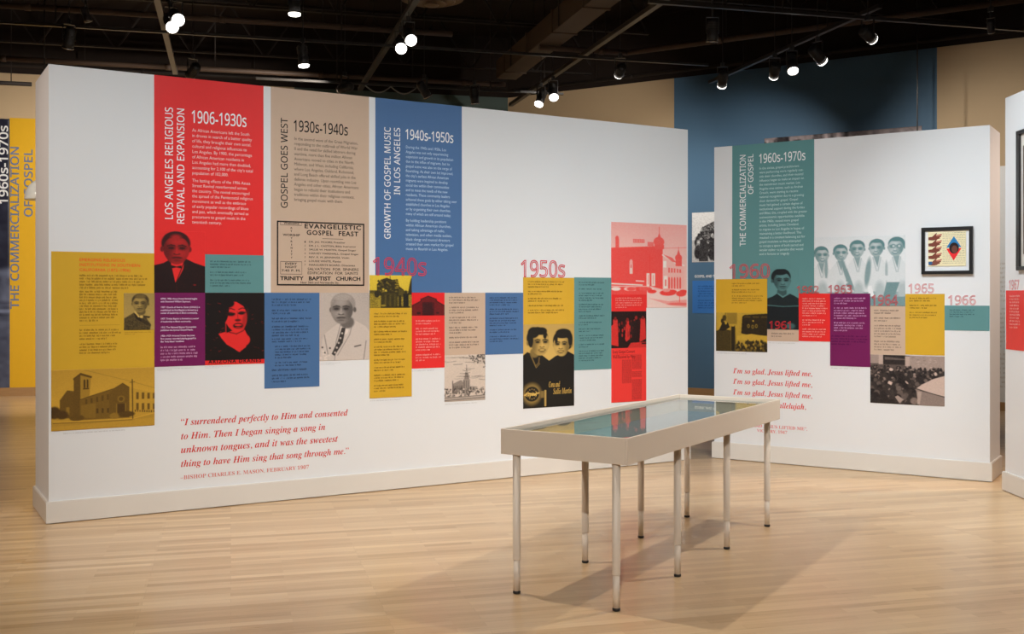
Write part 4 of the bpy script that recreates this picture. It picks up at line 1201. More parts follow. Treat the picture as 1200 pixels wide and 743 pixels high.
greek(p, 618.5, 663, 328.5, 368, [3, 2, 2, 1, 2], (96, 68, 18), xh=0.5)
p = photo(WA, 'duo_photograph', 'sepia and black publicity photograph of two women in dark dresses with a signature', 613, 672.6, 380.3, 479, d_duo, (14, 12, 10), (204, 166, 88), O1)
text(p, bi('Cora and'), 643, 656, 447, 454, (186, 150, 74), 'signature')
text(p, bi('Sallie Martin'), 648, 669.5, 455, 462, (186, 150, 74), 'signature')
text(p, bi('Capitol'), 615.5, 629, 459.8, 465.8, (214, 176, 90), 'badge_lettering', weight=0.01)
p = panel(WA, 'text_panel', 'teal timeline panel right of the two women photograph', 672.9, 716.2, 325, 434, TEAL, O1)
greek(p, 678, 708, 329.5, 424, [2, 1, 4, 4, 2, 2, 2, 3, 2, 5], (38, 70, 74), xh=0.5)
photo(WA, 'temple_photograph', 'red and white photograph of a long building with onion domes and parked cars', 716.2, 804.5, 260, 361, d_temple, (222, 40, 34), (240, 214, 204), O1)
p = panel(WA, 'text_panel', 'small red caption panel overlapping the domed building photograph', 716.4, 757, 345.3, 365, RED, O2)
greek(p, 721, 753, 348, 361.5, [5], (240, 150, 142), xh=0.5)
photo(WA, 'choir_photograph', 'red and black photograph of a robed choir singing', 716.4, 757, 365, 408.3, d_choir, (16, 8, 8), (226, 46, 40), O2)
p = photo(WA, 'newspaper_clipping', 'red printed newspaper clipping under the choir photograph', 716.4, 757, 408.3, 472, d_news, (90, 14, 14), (228, 50, 44), O2)
text(p, 'Every Gospel Concert', 717.5, 743.5, 410.5, 415.5, (92, 16, 16), 'headline')
text(p, 'Well Received by Many', 717.5, 744, 416.5, 421.5, (92, 16, 16), 'headline')
# small print captions on the white paint
for x0, x1, y0, y1, pat, lb in ((74, 158, 506.5, 509.5, [1], 'faint grey caption line under the church photograph'),
                                (184, 228, 431.5, 435, [2], 'faint grey caption under the purple panel'),
                                (240.5, 273, 429, 432, [2], 'faint grey caption under the singer picture'),
                                (375, 400, 425, 428, [2], 'faint grey caption under the elderly man portrait'),
                                (433.5, 470, 468.5, 471, [1], 'faint grey caption under the narrow mustard panel'),
                                (483, 512, 433.2, 436, [1], 'faint grey caption under the small red panel'),
                                (521.5, 562, 472.5, 475, [1], 'faint grey caption under the tower sketch')):
    q = bare(WA, 'caption', lb, x0, x1, y0, y1, 'caption')
    greek(q, x0, x1, y0, y1, pat, (176, 172, 170), 'caption_line', xh=0.42, off=0.0008)

# wall quotation in red italics
def lines(W, name, label, rows, c, k=1.25):
    x0 = min(r[1] for r in rows); x1 = max(r[2] for r in rows)
    q = bare(W, name, label, x0, x1, rows[0][3] - 10, rows[-1][3] + 3, 'lettering')
    for s, a, b, y, asp, col in rows:
        text(q, s, a, b, None, y, col or c, 'text_line', fit='line', off=0.001, k=k, res=3, asp=asp)
lines(WA, 'wall_quotation', 'red italic quotation I surrendered perfectly to Him low on the long wall', [
    ('“' + bi('I surrendered perfectly to Him and consented'), 212, 407.7, 498.6, 1.02, None),
    (bi('to Him. Then I began singing a song in'), 212, 381, 515, 1.02, None),
    (bi('unknown tongues, and it was the sweetest'), 212, 396, 531, 1.02, None),
    (bi('thing to have Him sing that song through me.') + '”', 212, 408.6, 547.3, 1.02, None),
    (bs('–BISHOP CHARLES E. MASON, FEBRUARY 1907'), 211.5, 362, 562, 0.95, (196, 110, 100))], (190, 50, 42))

# ------------------------------------------------------------------ graphics on the short partition
p = panel(WB, 'text_panel', 'tall teal panel reading 1960s–1970s on the shorter wall', 858.2, 954.2, 170, 385.7, TEAL, O1, top=HB)
text(p, sn('1960s-1970s'), 889.8, 944, 180.4, 191.6, WHT, 'heading', res=4, bold=0.01)
text(p, sn('THE COMMERCIALIZATION'), 867, 874.2, 182, 288.5, WHT, 'heading', rot=True, res=4, bold=0.008)
text(p, sn('OF GOSPEL'), 876.7, 883, 181, 227.5, WHT, 'heading', rot=True, res=4, bold=0.008)
text(p, 'In the sixties, gospel practitioners\nwere performing more regularly out-\nside their churches, and their musical\ninfluence began to make an impact on\nthe mainstream music market. Los\nAngeles area natives, such as Andraé\nCrouch, were starting to receive\nnational recognition due to a growing\nchoir demand for gospel. Gospel\nmusic had gained a certain degree of\ninstitutional support during the forties\nand fifties; this, coupled with the greater\nsocioeconomic opportunities available\nin the 1960s, caused more gospel\nartists, including James Cleveland,\nto migrate to Los Angeles in hopes of\nmaintaining a better livelihood. This\nresulted in a constant balancing act for\ngospel musicians as they attempted\nto occupy a space of both sacred and\nsecular styles—a paradox that would\nend in fortune or tragedy.', 890, 946, 196, 300, (184, 206, 204), 'paragraph')
photo(WB, 'portrait_photograph', '', 899.2, 936.2, 315.5, 385.7, d_robe, (16, 22, 26), TEAL, O1 + 0.0006, parent=p, part_label='portrait of a robed singer printed on teal')
date(WB, '1960', 'pink year 1960 across the corner of the tall teal panel', 855, 902.5, 309.5, 326.5, (206, 92, 100), O2, 0.022)
p = panel(WB, 'text_panel', 'mustard panel under the year 1960 at the left end of the shorter wall', 839.3, 899.2, 327.3, 366.3, YEL, O2)
greek(p, 858, 895, 331, 356, [2, 2, 4], (104, 74, 22), xh=0.5)
photo(WB, 'podium_photograph', 'mustard and black photograph of a speaker at a podium before a choir', 839.3, 899.2, 366.3, 411, d_podium, (18, 14, 10), (198, 160, 52), O2)
p = panel(WB, 'text_panel', 'small tan caption strip below the robed singer portrait', 899.2, 936.2, 385.7, 399.5, TAN, O1)
greek(p, 904, 930, 389, 395.5, [2], (96, 82, 76), xh=0.5)
date(WB, '1961', 'red year 1961 over the robed singer portrait', 901.5, 927, 376, 385.5, (206, 50, 60), O2, 0.022)
p = panel(WB, 'text_panel', 'small red timeline panel right of the robed singer portrait', 936.2, 973, 344, 399.5, RED, O2)
greek(p, 940.5, 969.5, 348.5, 395.5, [8, 3, 4], (240, 158, 150), xh=0.5)
photo(WB, 'quintet_photograph', 'teal and white photograph of five men in pale suits sitting side by side', 954.2, 1060.8, 278.5, 358.5, d_five, (58, 108, 110), (222, 222, 218), O1)
date(WB, '1962', 'pink year 1962 above the small red timeline panel', 934, 960, 335, 344, (214, 92, 92), O2 + 0.003, 0.022)
date(WB, '1963', 'pink year 1963 above the purple panel on the shorter wall', 971, 999, 334, 344, (206, 92, 100), O2 + 0.003, 0.022)
p = panel(WB, 'text_panel', 'purple timeline panel under the five men photograph', 973, 1020, 344, 428.5, PURP, O2)
greek(p, 977.5, 1016, 348, 388.5, [3, 5, 4], (196, 146, 184), xh=0.5)
greek(p, 974.5, 1018, 392, 404.5, [4], (70, 10, 60), xh=0.5)
date(WB, '1964', 'pink year 1964 at the foot of the five men photograph', 1021.5, 1052.5, 345.5, 358, (204, 92, 98), O2, 0.022)
p = panel(WB, 'text_panel', 'tan timeline panel between the purple and mustard panels of the shorter wall', 1020, 1061, 358, 415.3, TAN, O1)
greek(p, 1024.5, 1057, 362, 411, [2, 2, 5, 4], (92, 78, 72), xh=0.5)
date(WB, '1965', 'pink year 1965 on white above the mustard panel by the framed picture', 1064.5, 1094.5, 332.5, 343.8, (222, 130, 128), 0.0, 0.022)
p = panel(WB, 'text_panel', 'mustard timeline panel below the year 1965', 1061, 1107, 344.5, 415.5, YEL, O1)
greek(p, 1066, 1101.5, 348, 373.5, [2, 2, 3], (88, 64, 16), xh=0.5)
date(WB, '1966', 'pink year 1966 on white above the small teal panel', 1111, 1143.6, 346, 357.6, (222, 130, 128), 0.0, 0.022)
p = panel(WB, 'text_panel', 'small teal panel at the right end of the shorter wall under 1966', 1107, 1159.6, 358, 387, TEAL, O1)
greek(p, 1113, 1144, 362, 372, [4], (34, 66, 70), xh=0.5)
photo(WB, 'crowd_photograph', 'brown toned photograph of a dense crowd around a pale car', 1020, 1107, 415.3, 471.8, d_crowd, (18, 14, 16), (206, 180, 166), O1)
for x0, x1, y0, y1, lb in ((974, 1012, 429.8, 432.5, 'faint grey caption under the purple panel of the shorter wall'),
                           (840, 880, 412.3, 414.6, 'faint grey caption under the podium photograph'),
                           (901, 932, 400.5, 402.6, 'faint grey caption under the tan caption strip')):
    q = bare(WB, 'caption', lb, x0, x1, y0, y1, 'caption')
    greek(q, x0, x1, y0, y1, [1], (176, 172, 170), 'caption_line', xh=0.42, off=0.0008)
lines(WB, 'wall_quotation', 'red italic song lines I’m so glad, Jesus lifted me on the shorter wall', [
    (bi('I’m so glad, Jesus lifted me,'), 859, 951.7, 437.3, 1.04, None),
    (bi('I’m so glad, Jesus lifted me,'), 859, 951.7, 449.6, 1.04, None),
    (bi('I’m so glad, Jesus lifted me,'), 859, 951.7, 462.2, 1.04, None),
    (bi('Singing glory, hallelujah,'), 859, 944.5, 475, 1.04, None),
    (bi('Jesus lifted me.'), 859, 906, 487.5, 1.04, None),
    ('“' + bs('I’M SO GLAD JESUS LIFTED ME') + '”,', 859, 946, 498.6, 0.95, (206, 108, 104)),
    (bs('VICTORY, 1947'), 887, 922.5, 506, 0.95, (206, 108, 104))], (200, 48, 44))

# framed collage hanging on the short wall
def framed(W, x0, x1, yt, yb, label, inner):
    s0, s1 = W.s(x0), W.s(x1); z1, z0 = W.z(x0, yt), W.z(x0, yb)
    w, h = s1 - s0, z1 - z0
    r = empty('framed_picture', W.p((s0 + s1) / 2, z0), W.ang)
    tag(r, label, 'picture')
    t, d = 0.028, 0.032
    FR = mat('black_frame', (0.012, 0.011, 0.011), 0.35)
    for bx in ((-w/2, w/2, -d, -0.002, 0, t), (-w/2, w/2, -d, -0.002, h - t, h), (-w/2, -w/2 + t, -d, -0.002, t, h - t), (w/2 - t, w/2, -d, -0.002, t, h - t)):
        MB().box(*bx).build('frame_bar', FR, r, bevel=0.002)
    MB().box(-w/2 + t, w/2 - t, -0.012, -0.002, t, h - t).build('mat_board', vinyl((214, 214, 214)), r)
    inner(r, w, h, t)
    return r
def collage(r, w, h, t):
    k = w / 600.0
    X = lambda x: -w / 2 + (x - 103) * k
    Z = lambda y: h - (y - 110) * k
    MB().box(X(180), X(622), -0.020, -0.012, Z(592), Z(165)).build('cream_sheet', vinyl((222, 206, 168)), r)
    y = -0.0207
    rn = random.Random(3)
    ln = MB()
    for i in range(18):
        yy = 180 + i * 22
        x = 352.0
        while x < 615:
            ww = rn.uniform(12, 34)
            if not (abs(x + ww / 2 - 483) < 92 * (1 - abs(yy - 375) / 150)):
                ln.quad((X(x), y, Z(yy + 5)), (X(min(616, x + ww)), y, Z(yy + 5)), (X(min(616, x + ww)), y, Z(yy)), (X(x), y, Z(yy)))
            x += ww + rn.uniform(5, 10)
    ln.build('printed_lines', ink((150, 140, 118)), r)
    def shp(pts, c, name, yo, lab=None):
        mb = MB(); n = len(pts)
        mb.v = [(X(a), yo, Z(b)) for a, b in pts]; mb.f = [list(range(n))[::-1]]; mb.sm = [False]
        return mb.build(name, ink(c), r, label=lab)
    shp([(484, 226), (572, 362), (396, 366)], (36, 112, 164), 'diamond_top', y - 0.0006, 'blue upper half of the diamond')
    shp([(396, 378), (572, 374), (482, 526)], (214, 44, 46), 'diamond_bottom', y - 0.0006, 'red lower half of the diamond')
    ov = [(486 + 56 * math.cos(a), 372 + 68 * math.sin(a)) for a in np.linspace(0, 2 * math.pi, 28, endpoint=False)]
    shp(ov, (34, 26, 26), 'dark_head_shape', y - 0.0012)
    fc = [(492 + 34 * math.cos(a), 388 + 48 * math.sin(a)) for a in np.linspace(0, 2 * math.pi, 24, endpoint=False)]
    shp(fc, (98, 58, 46), 'face_shape', y - 0.0018)
    for i in range(5):
        dy = i * 78
        c = (112, 58, 46) if i < 4 else (118, 66, 54)
        hand = [(186, 232), (230, 226), (252, 206), (282, 178), (284, 196), (274, 206), (310, 200), (340, 190), (346, 206), (330, 214), (338, 228), (318, 234), (322, 250), (296, 256), (284, 266), (240, 272), (186, 266)]
        shp([(a, b + dy) for a, b in hand], c, 'hand_shape', y - 0.0006)
        shp([(a, b + dy) for a, b in ((274, 206), (310, 200), (340, 190), (346, 206), (322, 218), (284, 222))], (178, 116, 98), 'finger_shape', y - 0.0012)
        if i == 4:
            shp([(186, 536), (226, 534), (238, 560), (216, 576), (186, 574)], (52, 88, 132), 'blue_cuff', y - 0.0014)
framed(WB, 1080.5, 1140.7, 267.2, 321.6, 'black framed collage with five hands and a blue and red diamond', collage)

# ------------------------------------------------------------------ graphics on the partition at the right edge
def dark_inner(r, w, h, t):
    MB().box(-w/2 + 0.09, w/2 - 0.09, -0.016, -0.012, 0.12, h - 0.12).build('picture_print', vinyl((70, 60, 54)), r)
s_, e_ = WC.s(1195), WC.s(1195) + 0.62
zt_, zb_ = WC.z(1195, 154), WC.z(1195, 317)
rr = empty('framed_picture', WC.p((s_ + e_) / 2, zb_), WC.ang)
tag(rr, 'tall black framed picture cut by the right edge of the photograph', 'picture')
w_, h_ = e_ - s_, zt_ - zb_
FRM = mat('black_frame', (0.012, 0.011, 0.011), 0.35)
for bx in ((-w_/2, w_/2, -0.03, -0.002, 0, 0.03), (-w_/2, w_/2, -0.03, -0.002, h_ - 0.03, h_), (-w_/2, -w_/2 + 0.05, -0.03, -0.002, 0.03, h_ - 0.03), (w_/2 - 0.05, w_/2, -0.03, -0.002, 0.03, h_ - 0.03)):
    MB().box(*bx).build('frame_bar', FRM, rr, bevel=0.002)
MB().box(-w_/2 + 0.05, w_/2 - 0.05, -0.012, -0.002, 0.03, h_ - 0.03).build('mat_board', vinyl((190, 184, 176)), rr)
dark_inner(rr, w_, h_, 0.05)
p = panel(WC, 'text_panel', 'red timeline panel under the year 1967 at the right edge', 1179.3, 1204, 340.5, 409, (206, 44, 44), O1)
greek(p, 1183.5, 1196, 345, 385, [11], (236, 170, 164), xh=0.5)
date(WC, '1967', 'pink year 1967 above the red panel at the right edge', 1182.5, 1194.5, 328, 339.5, (222, 120, 120), 0.0, 0.022)

# ------------------------------------------------------------------ back walls
p = panel(WL, 'text_panel', 'mustard panel with blue lettering on the far left wall', 11.5, 62, 138, 456.5, (208, 160, 30), 0.004)
text(p, sn('THE COMMERCIALIZATION'), 10.5 + 1.5, 22.5, 172, 362, (98, 112, 140), 'heading', rot=True, res=3, bold=0.02)
text(p, sn('OF GOSPEL'), 28, 38.5, 175, 254, (98, 112, 140), 'heading', rot=True, res=3, bold=0.02)
p = photo(WL, 'mural_photograph', 'dark blue toned photograph at the left edge with the white date 1960s–1970s', -40, 11.5, 137.5, 456.5, d_shadow_portrait, (22, 22, 40), (150, 160, 190), 0.004, dens=0.5)
text(p, sn('1960s-1970s'), -1.5, 9.6, 147, 239, WHT, 'heading', rot=True, res=3, bold=0.02)
p = photo(WK, 'street_photograph', 'black and white street photograph on the blue wall between the partitions', 811, 872, 249.5, 307.5, d_march, (22, 18, 24), (236, 234, 236), 0.004)
p = panel(WK, 'text_panel', 'bright blue text panel under the street photograph on the blue wall', 811.5, 890, 329, 367, (52, 104, 168), 0.003, k=1.5)
greek(p, 818, 880, 334, 362, [5, 4], (34, 74, 130), xh=0.5)
q = bare(WK, 'wall_heading', 'white heading GOSPEL AND THE on the blue wall above the bright blue panel', 814, 842, 320, 326, 'lettering')
text(q, 'GOSPEL AND THE', 814, 842, 322.3, 325.4, WHT, 'text_line', weight=0.02, off=0.001)
photo(WK, 'crowd_mural', 'grey photographic mural on the blue wall showing above the shorter partition', 896, 1080.5, 162.5, 330, d_mural, (24, 18, 24), (206, 190, 192), 0.01, dens=0.9)
p = panel(WK, 'text_panel', 'white text panel glimpsed through the gap beside the shorter partition', 1150, 1196, 196, 470, (236, 232, 226), 0.004)
greek(p, 1156, 1190, 306, 460, [9, 9, 9], (188, 182, 174), xh=0.4)
finish_text()
# ------------------------------------------------------------------ ceiling services
PIPE = noisy('brown_painted_pipe', (0.075, 0.046, 0.031), (0.09, 0.056, 0.038), 3.0, 0.6, 0.05, 60.0)
DUCT = noisy('brown_painted_duct', (0.085, 0.056, 0.035), (0.11, 0.072, 0.046), 2.0, 0.55, 0.05, 60.0)
STEEL = noisy('dark_joist_steel', (0.020, 0.014, 0.011), (0.026, 0.018, 0.014), 3.0, 0.7, 0.05, 60.0)
TRK = mat('track_black', (0.030, 0.026, 0.023), 0.4)
HEADM = mat('lamp_black', (0.020, 0.018, 0.018), 0.45)
CHR = mat('lamp_trim', (0.55, 0.55, 0.57), 0.25, 0.9)
LENS = mat('lamp_lens', (0.9, 0.9, 0.9), 0.3, emit=(1.0, 0.95, 0.88), estr=6.0)

def on_line(p, d, px):
    """Point of the horizontal line p + t d seen in photo column px."""
    k = (px - CX) / F
    t = (k * p.y - p.x) / (d.x - k * d.y)
    return Vector((p.x + d.x * t, p.y + d.y * t, p.z))

def run(name, label, cat, a, b, r, m, z_drop=0.0, square=False, joints=0, group=None):
    a = Vector(a); b = Vector(b)
    mid = (a + b) / 2
    ang = math.atan2(b.y - a.y, b.x - a.x); L = (b - a).length
    o = empty(name, mid, ang); tag(o, label, cat, group or ('ceiling pipes' if cat == 'pipe' else 'lighting tracks'))
    if square:
        MB().box(-L/2, L/2, -r, r, -r * 0.8, r * 0.8).build('rail', m, o)
    else:
        MB().tube([(-L/2, 0, 0), (L/2, 0, 0)], r, 12).build('pipe', m, o)
        cp = MB().lathe([(r * 1.0, -r), (r * 1.25, -r * 0.9), (r * 1.25, r * 0.9), (r, r)], 12).mesh('coupling'); cp.materials.append(m)
        for i in range(joints):
            c = bpy.data.objects.new('coupling', cp); COL.objects.link(c); c.parent = o
            c.location = (-L/2 + L * (i + 0.7) / joints, 0, 0); c.rotation_euler = (0, math.pi / 2, 0)
    n = max(2, int(L / 2.4))
    hg = MB().box(-0.006, 0.006, -0.006, 0.006, 0, DECK - mid.z).mesh('hanger_rod'); hg.materials.append(STEEL)
    for i in range(n):
        c = bpy.data.objects.new('hanger_rod', hg); COL.objects.link(c); c.parent = o; c.location = (-L/2 + L * (i + 0.5) / n, 0, 0)
    return o

PD3 = Vector((PD.x, PD.y, 0)); QD3 = Vector((QD.x, QD.y, 0)); UD3 = Vector((0.847, -0.531, 0))
def seg(p, d, xa, xb):
    return on_line(p, d, xa), on_line(p, d, xb)

T1 = at_z(300, 44, TRACK_Z)       # thin track along the boards
T2 = at_z(520, 103, TRACK_Z)
Q1 = at_z(185, 2, TRACK_Z + 0.07); Q2 = at_z(487, 0, TRACK_Z + 0.07); Q3 = at_z(690, 60, TRACK_Z + 0.07); Q4 = at_z(940, 48, TRACK_Z + 0.09)
T3 = at_z(1000, 20, TRACK_Z + 0.02)
pipe1 = at_z(265, 23, 4.62); pipe3 = at_z(300, 84, 4.62)
run('lighting_track', 'thin black lighting track running above the long wall, second line from the top left', 'track', *seg(T1, PD3, -120, 830), 0.018, TRK, square=True)
run('lighting_track', 'black lighting track just above the top edge of the long wall', 'track', *seg(T2, PD3, 300, 660), 0.018, TRK, square=True)
run('lighting_track', 'slanting lighting track left of centre carrying the bright double lamp over the red panel', 'track', Q1 - QD3 * 1.2, Q1 + QD3 * 3.4, 0.03, mat('track_grey', (0.10, 0.088, 0.075), 0.45), square=True)
run('lighting_track', 'slanting lighting track carrying the bright double lamp near the round diffuser', 'track', Q2 - QD3 * 1.2, Q2 + QD3 * 4.6, 0.03, mat('track_bronze', (0.065, 0.055, 0.04), 0.4), square=True)
run('lighting_track', 'slanting lighting track crossing in front of the beige back wall', 'track', Q3 - QD3 * 3.5, Q3 + QD3 * 3.6, 0.03, mat('track_bronze', (0.065, 0.055, 0.04), 0.4), square=True)
run('lighting_track', 'slanting lighting track with three lamps before the blue bay', 'track', Q4 - QD3 * 1.5, Q4 + QD3 * 2.4, 0.025, TRK, square=True)
run('lighting_track', 'thin black lighting track across the top right', 'track', *seg(T3, PD3, 760, 1330), 0.02, TRK, square=True)
run('ceiling_pipe', 'brown pipe along the ceiling, topmost of the left lines', 'pipe', *seg(pipe1, PD3, -140, 530), 0.035, PIPE, joints=3)
run('ceiling_pipe', 'brown pipe just above the long wall running to the duct', 'pipe', *seg(pipe3, PD3, -140, 592), 0.035, PIPE, joints=4)
pipe4 = at_z(735, 62, 4.62)
run('ceiling_pipe', 'brown pipe sloping up to the top right above the blue bay', 'pipe', *seg(pipe4, UD3, 735, 1290), 0.035, PIPE, joints=3)
run('ceiling_pipe', 'short brown pipe between the duct and the rising pipe', 'pipe', *seg(pipe4, PD3, 632, 735), 0.035, PIPE, joints=1)
run('ceiling_pipe', 'thin dark conduit at the top of the beige back wall', 'pipe', WK.p(0.2, 4.96, 0.12), WK.p(9.5, 4.96, 0.12), 0.03, STEEL, joints=3)
run('ceiling_pipe', 'thin dark conduit above the green wall', 'pipe', WL.p(1.0, 4.98, 0.12), WL.p(13.6, 4.98, 0.12), 0.03, STEEL, joints=3)

# rectangular duct hanging along the boards' cross direction
da = at_z(593, 93, 4.66); L_ = 6.6
dd = empty('air_duct', da - QD3 * (L_ / 2), math.atan2(-QD.y, -QD.x))
tag(dd, 'brown rectangular air duct slanting up to the top edge', 'duct')
MB().box(-L_/2, L_/2, -0.15, 0.15, 0, 0.26).build('duct_body', DUCT, dd, bevel=0.006)
fm = MB()
for z0, z1, y0, y1 in ((-0.012, 0, -0.165, 0.165), (0.26, 0.272, -0.165, 0.165), (0, 0.26, -0.165, -0.15), (0, 0.26, 0.15, 0.165)):
    fm.box(-0.02, 0.02, y0, y1, z0, z1)
fme = fm.mesh('duct_flange'); fme.materials.append(DUCT)
for i in range(6):
    c = bpy.data.objects.new('duct_flange', fme); COL.objects.link(c); c.parent = dd; c.location = (-L_/2 + 0.5 + i * 1.15, 0, 0)
hm = MB().box(-0.012, 0.012, -0.168, -0.160, 0, DECK - 4.66).box(-0.012, 0.012, 0.160, 0.168, 0, DECK - 4.66).mesh('strap'); hm.materials.append(STEEL)
for i in range(3):
    c = bpy.data.objects.new('strap', hm); COL.objects.link(c); c.parent = dd; c.location = (-L_/2 + 0.9 + i * 2.2, 0, 0)

# bar joists
def joist(p, xa, xb, label):
    a, b = seg(p, PD3, xa, xb)
    L = (b - a).length
    o = empty('bar_joist', (a + b) / 2, P_ANG); tag(o, label, 'joist', 'bar joists')
    h = DECK - p.z - 0.01
    MB().box(-L/2, L/2, -0.03, 0.03, 0, 0.025).build('bottom_chord', STEEL, o)
    MB().box(-L/2, L/2, -0.04, 0.04, h - 0.03, h).build('top_chord', STEEL, o)
    n = int(L / 1.0)
    up = MB().bar((-0.5, 0, 0.02), (0, 0, h - 0.02), 0.022, 0.022).mesh('web_bar'); up.materials.append(STEEL)
    dn = MB().bar((0, 0, h - 0.02), (0.5, 0, 0.02), 0.022, 0.022).mesh('web_bar'); dn.materials.append(STEEL)
    for i in range(n):
        for me in (up, dn):
            c = bpy.data.objects.new('web_bar', me); COL.objects.link(c); c.parent = o; c.location = (-L/2 + (i + 0.5) * L / n, 0, 0)
joist(at_z(300, 10, 5.0), -150, 760, 'black steel bar joist crossing near the top edge behind the round diffuser')
joist(at_z(300, 66, 5.1), -150, 700, 'black steel bar joist crossing behind the lower brown pipe')
joist(at_z(960, 12, 5.2), 640, 1350, 'black steel bar joist crossing at the top right')
# short strut at the far left
run('ceiling_pipe', 'dark angled conduit at the far left above the beige wall', 'pipe', *seg(at_z(-60, 88, 4.45), QD3, -8, 24), 0.03, STEEL)
run('ceiling_pipe', 'dark horizontal conduit at the far left crossing the beige wall', 'pipe', *seg(at_z(20, 98, 4.45), PD3, -60, 37), 0.03, STEEL)
# loose cable looping behind the long wall
cb = []
for i in range(33):
    t = i / 32
    q = on_line(T2, PD3, 428 + 60 * t)
    cb.append(Vector((q.x, q.y, TRACK_Z - 0.02 - 0.085 * abs(math.sin(t * 2 * math.pi)))))
c0 = cb[0].copy()
tag(MB().tube([v - c0 for v in cb], 0.009, 6).build('power_cable', mat('grey_cable', (0.30, 0.29, 0.26), 0.5), None, c0), 'pale looped cable above the tall blue panel', 'cable')

# round supply diffuser
dc = at_z(506, 2, 4.7)
df = empty('round_diffuser', dc); tag(df, 'round tan ceiling diffuser of concentric rings at the top edge', 'diffuser')
TANM = mat('diffuser_tan', (0.20, 0.125, 0.07), 0.5)
for i, (r, z) in enumerate(((0.345, 0.03), (0.255, 0.0), (0.165, -0.025))):
    MB().lathe([(r - 0.085, z + 0.07), (r - 0.05, z + 0.03), (r - 0.01, z + 0.002), (r, z), (r, z + 0.01), (r - 0.045, z + 0.04), (r - 0.08, z + 0.078)], 40, caps=False).build('ring', TANM, df)
MB().lathe([(0.001, -0.05), (0.07, -0.048), (0.078, -0.04), (0.06, -0.02)], 32).build('centre_disc', TANM, df)
MB().lathe([(0.27, 0.09), (0.27, DECK - 4.7)], 32).build('duct_neck', STEEL, df)

# clear acrylic sound dome behind the long wall, and the cable of its twin behind the short wall
ACR = bpy.data.materials.new('clear_acrylic'); ACR.use_nodes = True
nt = ACR.node_tree; bb = nt.nodes['Principled BSDF']
bb.inputs['Base Color'].default_value = (0.88, 0.86, 0.80, 1); bb.inputs['Roughness'].default_value = 0.15; bb.inputs['Alpha'].default_value = 0.6
def dome(loc, label):
    o = empty('sound_dome', loc); tag(o, label, 'dome')
    pr = [(0.20 * math.sin(a), 0.23 * math.cos(a)) for a in np.linspace(math.pi / 2, 0.12, 12)]
    pr2 = [(r - 0.006 if r > 0.06 else r * 0.9, z - 0.006) for r, z in reversed(pr)]
    MB().lathe(pr + pr2, 36, caps=False).build('shell', ACR, o)
    MB().lathe([(0.04, 0.215), (0.04, 0.27), (0.02, 0.29)], 20).build('speaker_cap', HEADM, o)
    MB().tube([(0, 0, 0.27), (0, 0, DECK - loc[2])], 0.008, 8).build('cable', TRK, o)
Yd = 11.5
dome(((52 - CX) / F * Yd, Yd, EYE + (HZ - 234) / F * Yd), 'clear acrylic dome hanging behind the left end of the long wall')
kd = Vector(((1075 - CX) / F * 13.2, 13.2, 2.2))
dome(kd, 'dome on a black cable hanging before the blue bay behind the shorter wall')

# ------------------------------------------------------------------ track lamps
def head_meshes():
    body = MB().lathe([(0.02, 0.125), (0.045, 0.12), (0.052, 0.10), (0.052, 0.0), (0.056, -0.005), (0.056, -0.10)], 20, caps=True).mesh('lamp_body')
    for f in (body,): f.materials.append(HEADM)
    trim = MB().lathe([(0.0565, -0.078), (0.060, -0.080), (0.060, -0.092), (0.0565, -0.094)], 20, caps=False).mesh('front_ring'); trim.materials.append(CHR)
    lens = MB().lathe([(0.0565, -0.092), (0.0585, -0.098), (0.055, -0.113), (0.035, -0.121), (0.0005, -0.123)], 20, caps=False).mesh('lens'); lens.materials.append(LENS)
    yoke = MB().box(-0.064, -0.058, -0.012, 0.012, -0.01, 0.15).box(0.058, 0.064, -0.012, 0.012, -0.01, 0.15).box(-0.064, 0.064, -0.012, 0.012, 0.145, 0.153).mesh('yoke'); yoke.materials.append(TRK)
    fin = MB()
    for i in range(5): fin.lathe([(0.055, 0.03 + i * 0.016), (0.058, 0.032 + i * 0.016), (0.058, 0.037 + i * 0.016), (0.055, 0.039 + i * 0.016)], 20, caps=False)
    fin = fin.mesh('cooling_fins'); fin.materials.append(HEADM)
    return body, trim, lens, yoke, fin
HM = head_meshes()
def lamp(pos, aim, label, stem_to, lit=True, watts=0, cone=35, blend=0.8, color=NEUT, scale=1.0, group='track lamps', soft=0.035, top=None):
    """A track head at pos aimed along a direction; stem rises to the track."""
    pos = Vector(pos); d = Vector(aim).normalized()
    r = empty('track_lamp', pos); tag(r, label, 'lamp', group)
    q = (-d).to_track_quat('Z', 'Y')
    for nm, me in zip(('lamp_body', 'front_ring', 'lens', 'yoke', 'cooling_fins'), HM):
        if nm == 'lens' and not lit:
            continue
        c = bpy.data.objects.new(nm, me); COL.objects.link(c); c.parent = r
        if nm != 'yoke':
            c.rotation_euler = q.to_euler()
        else:
            hz = Vector((d.x, d.y, 0))
            c.rotation_euler = (0, 0, math.atan2(d.y, d.x) - math.pi / 2 if hz.length > 1e-4 else 0)
        c.scale = (scale,) * 3
    h = stem_to - pos.z
    hd = (top or DECK) - pos.z
    MB().box(-0.022, 0.022, -0.022, 0.022, h - 0.05, h).box(-0.008, 0.008, -0.008, 0.008, 0.15 * scale, h - 0.04).box(-0.004, 0.004, -0.004, 0.004, h - 0.01, hd).build('track_adapter', TRK, r)
    if watts:
        ld = bpy.data.lights.new('lamp_light', 'SPOT')
        ld.energy = watts; ld.spot_size = math.radians(cone * 2); ld.spot_blend = blend; ld.color = color; ld.shadow_soft_size = soft
        lo = bpy.data.objects.new('lamp_light', ld); COL.objects.link(lo); lo.parent = r
        lo.location = d * 0.14 * scale
        lo.rotation_euler = q.to_euler()
    return r

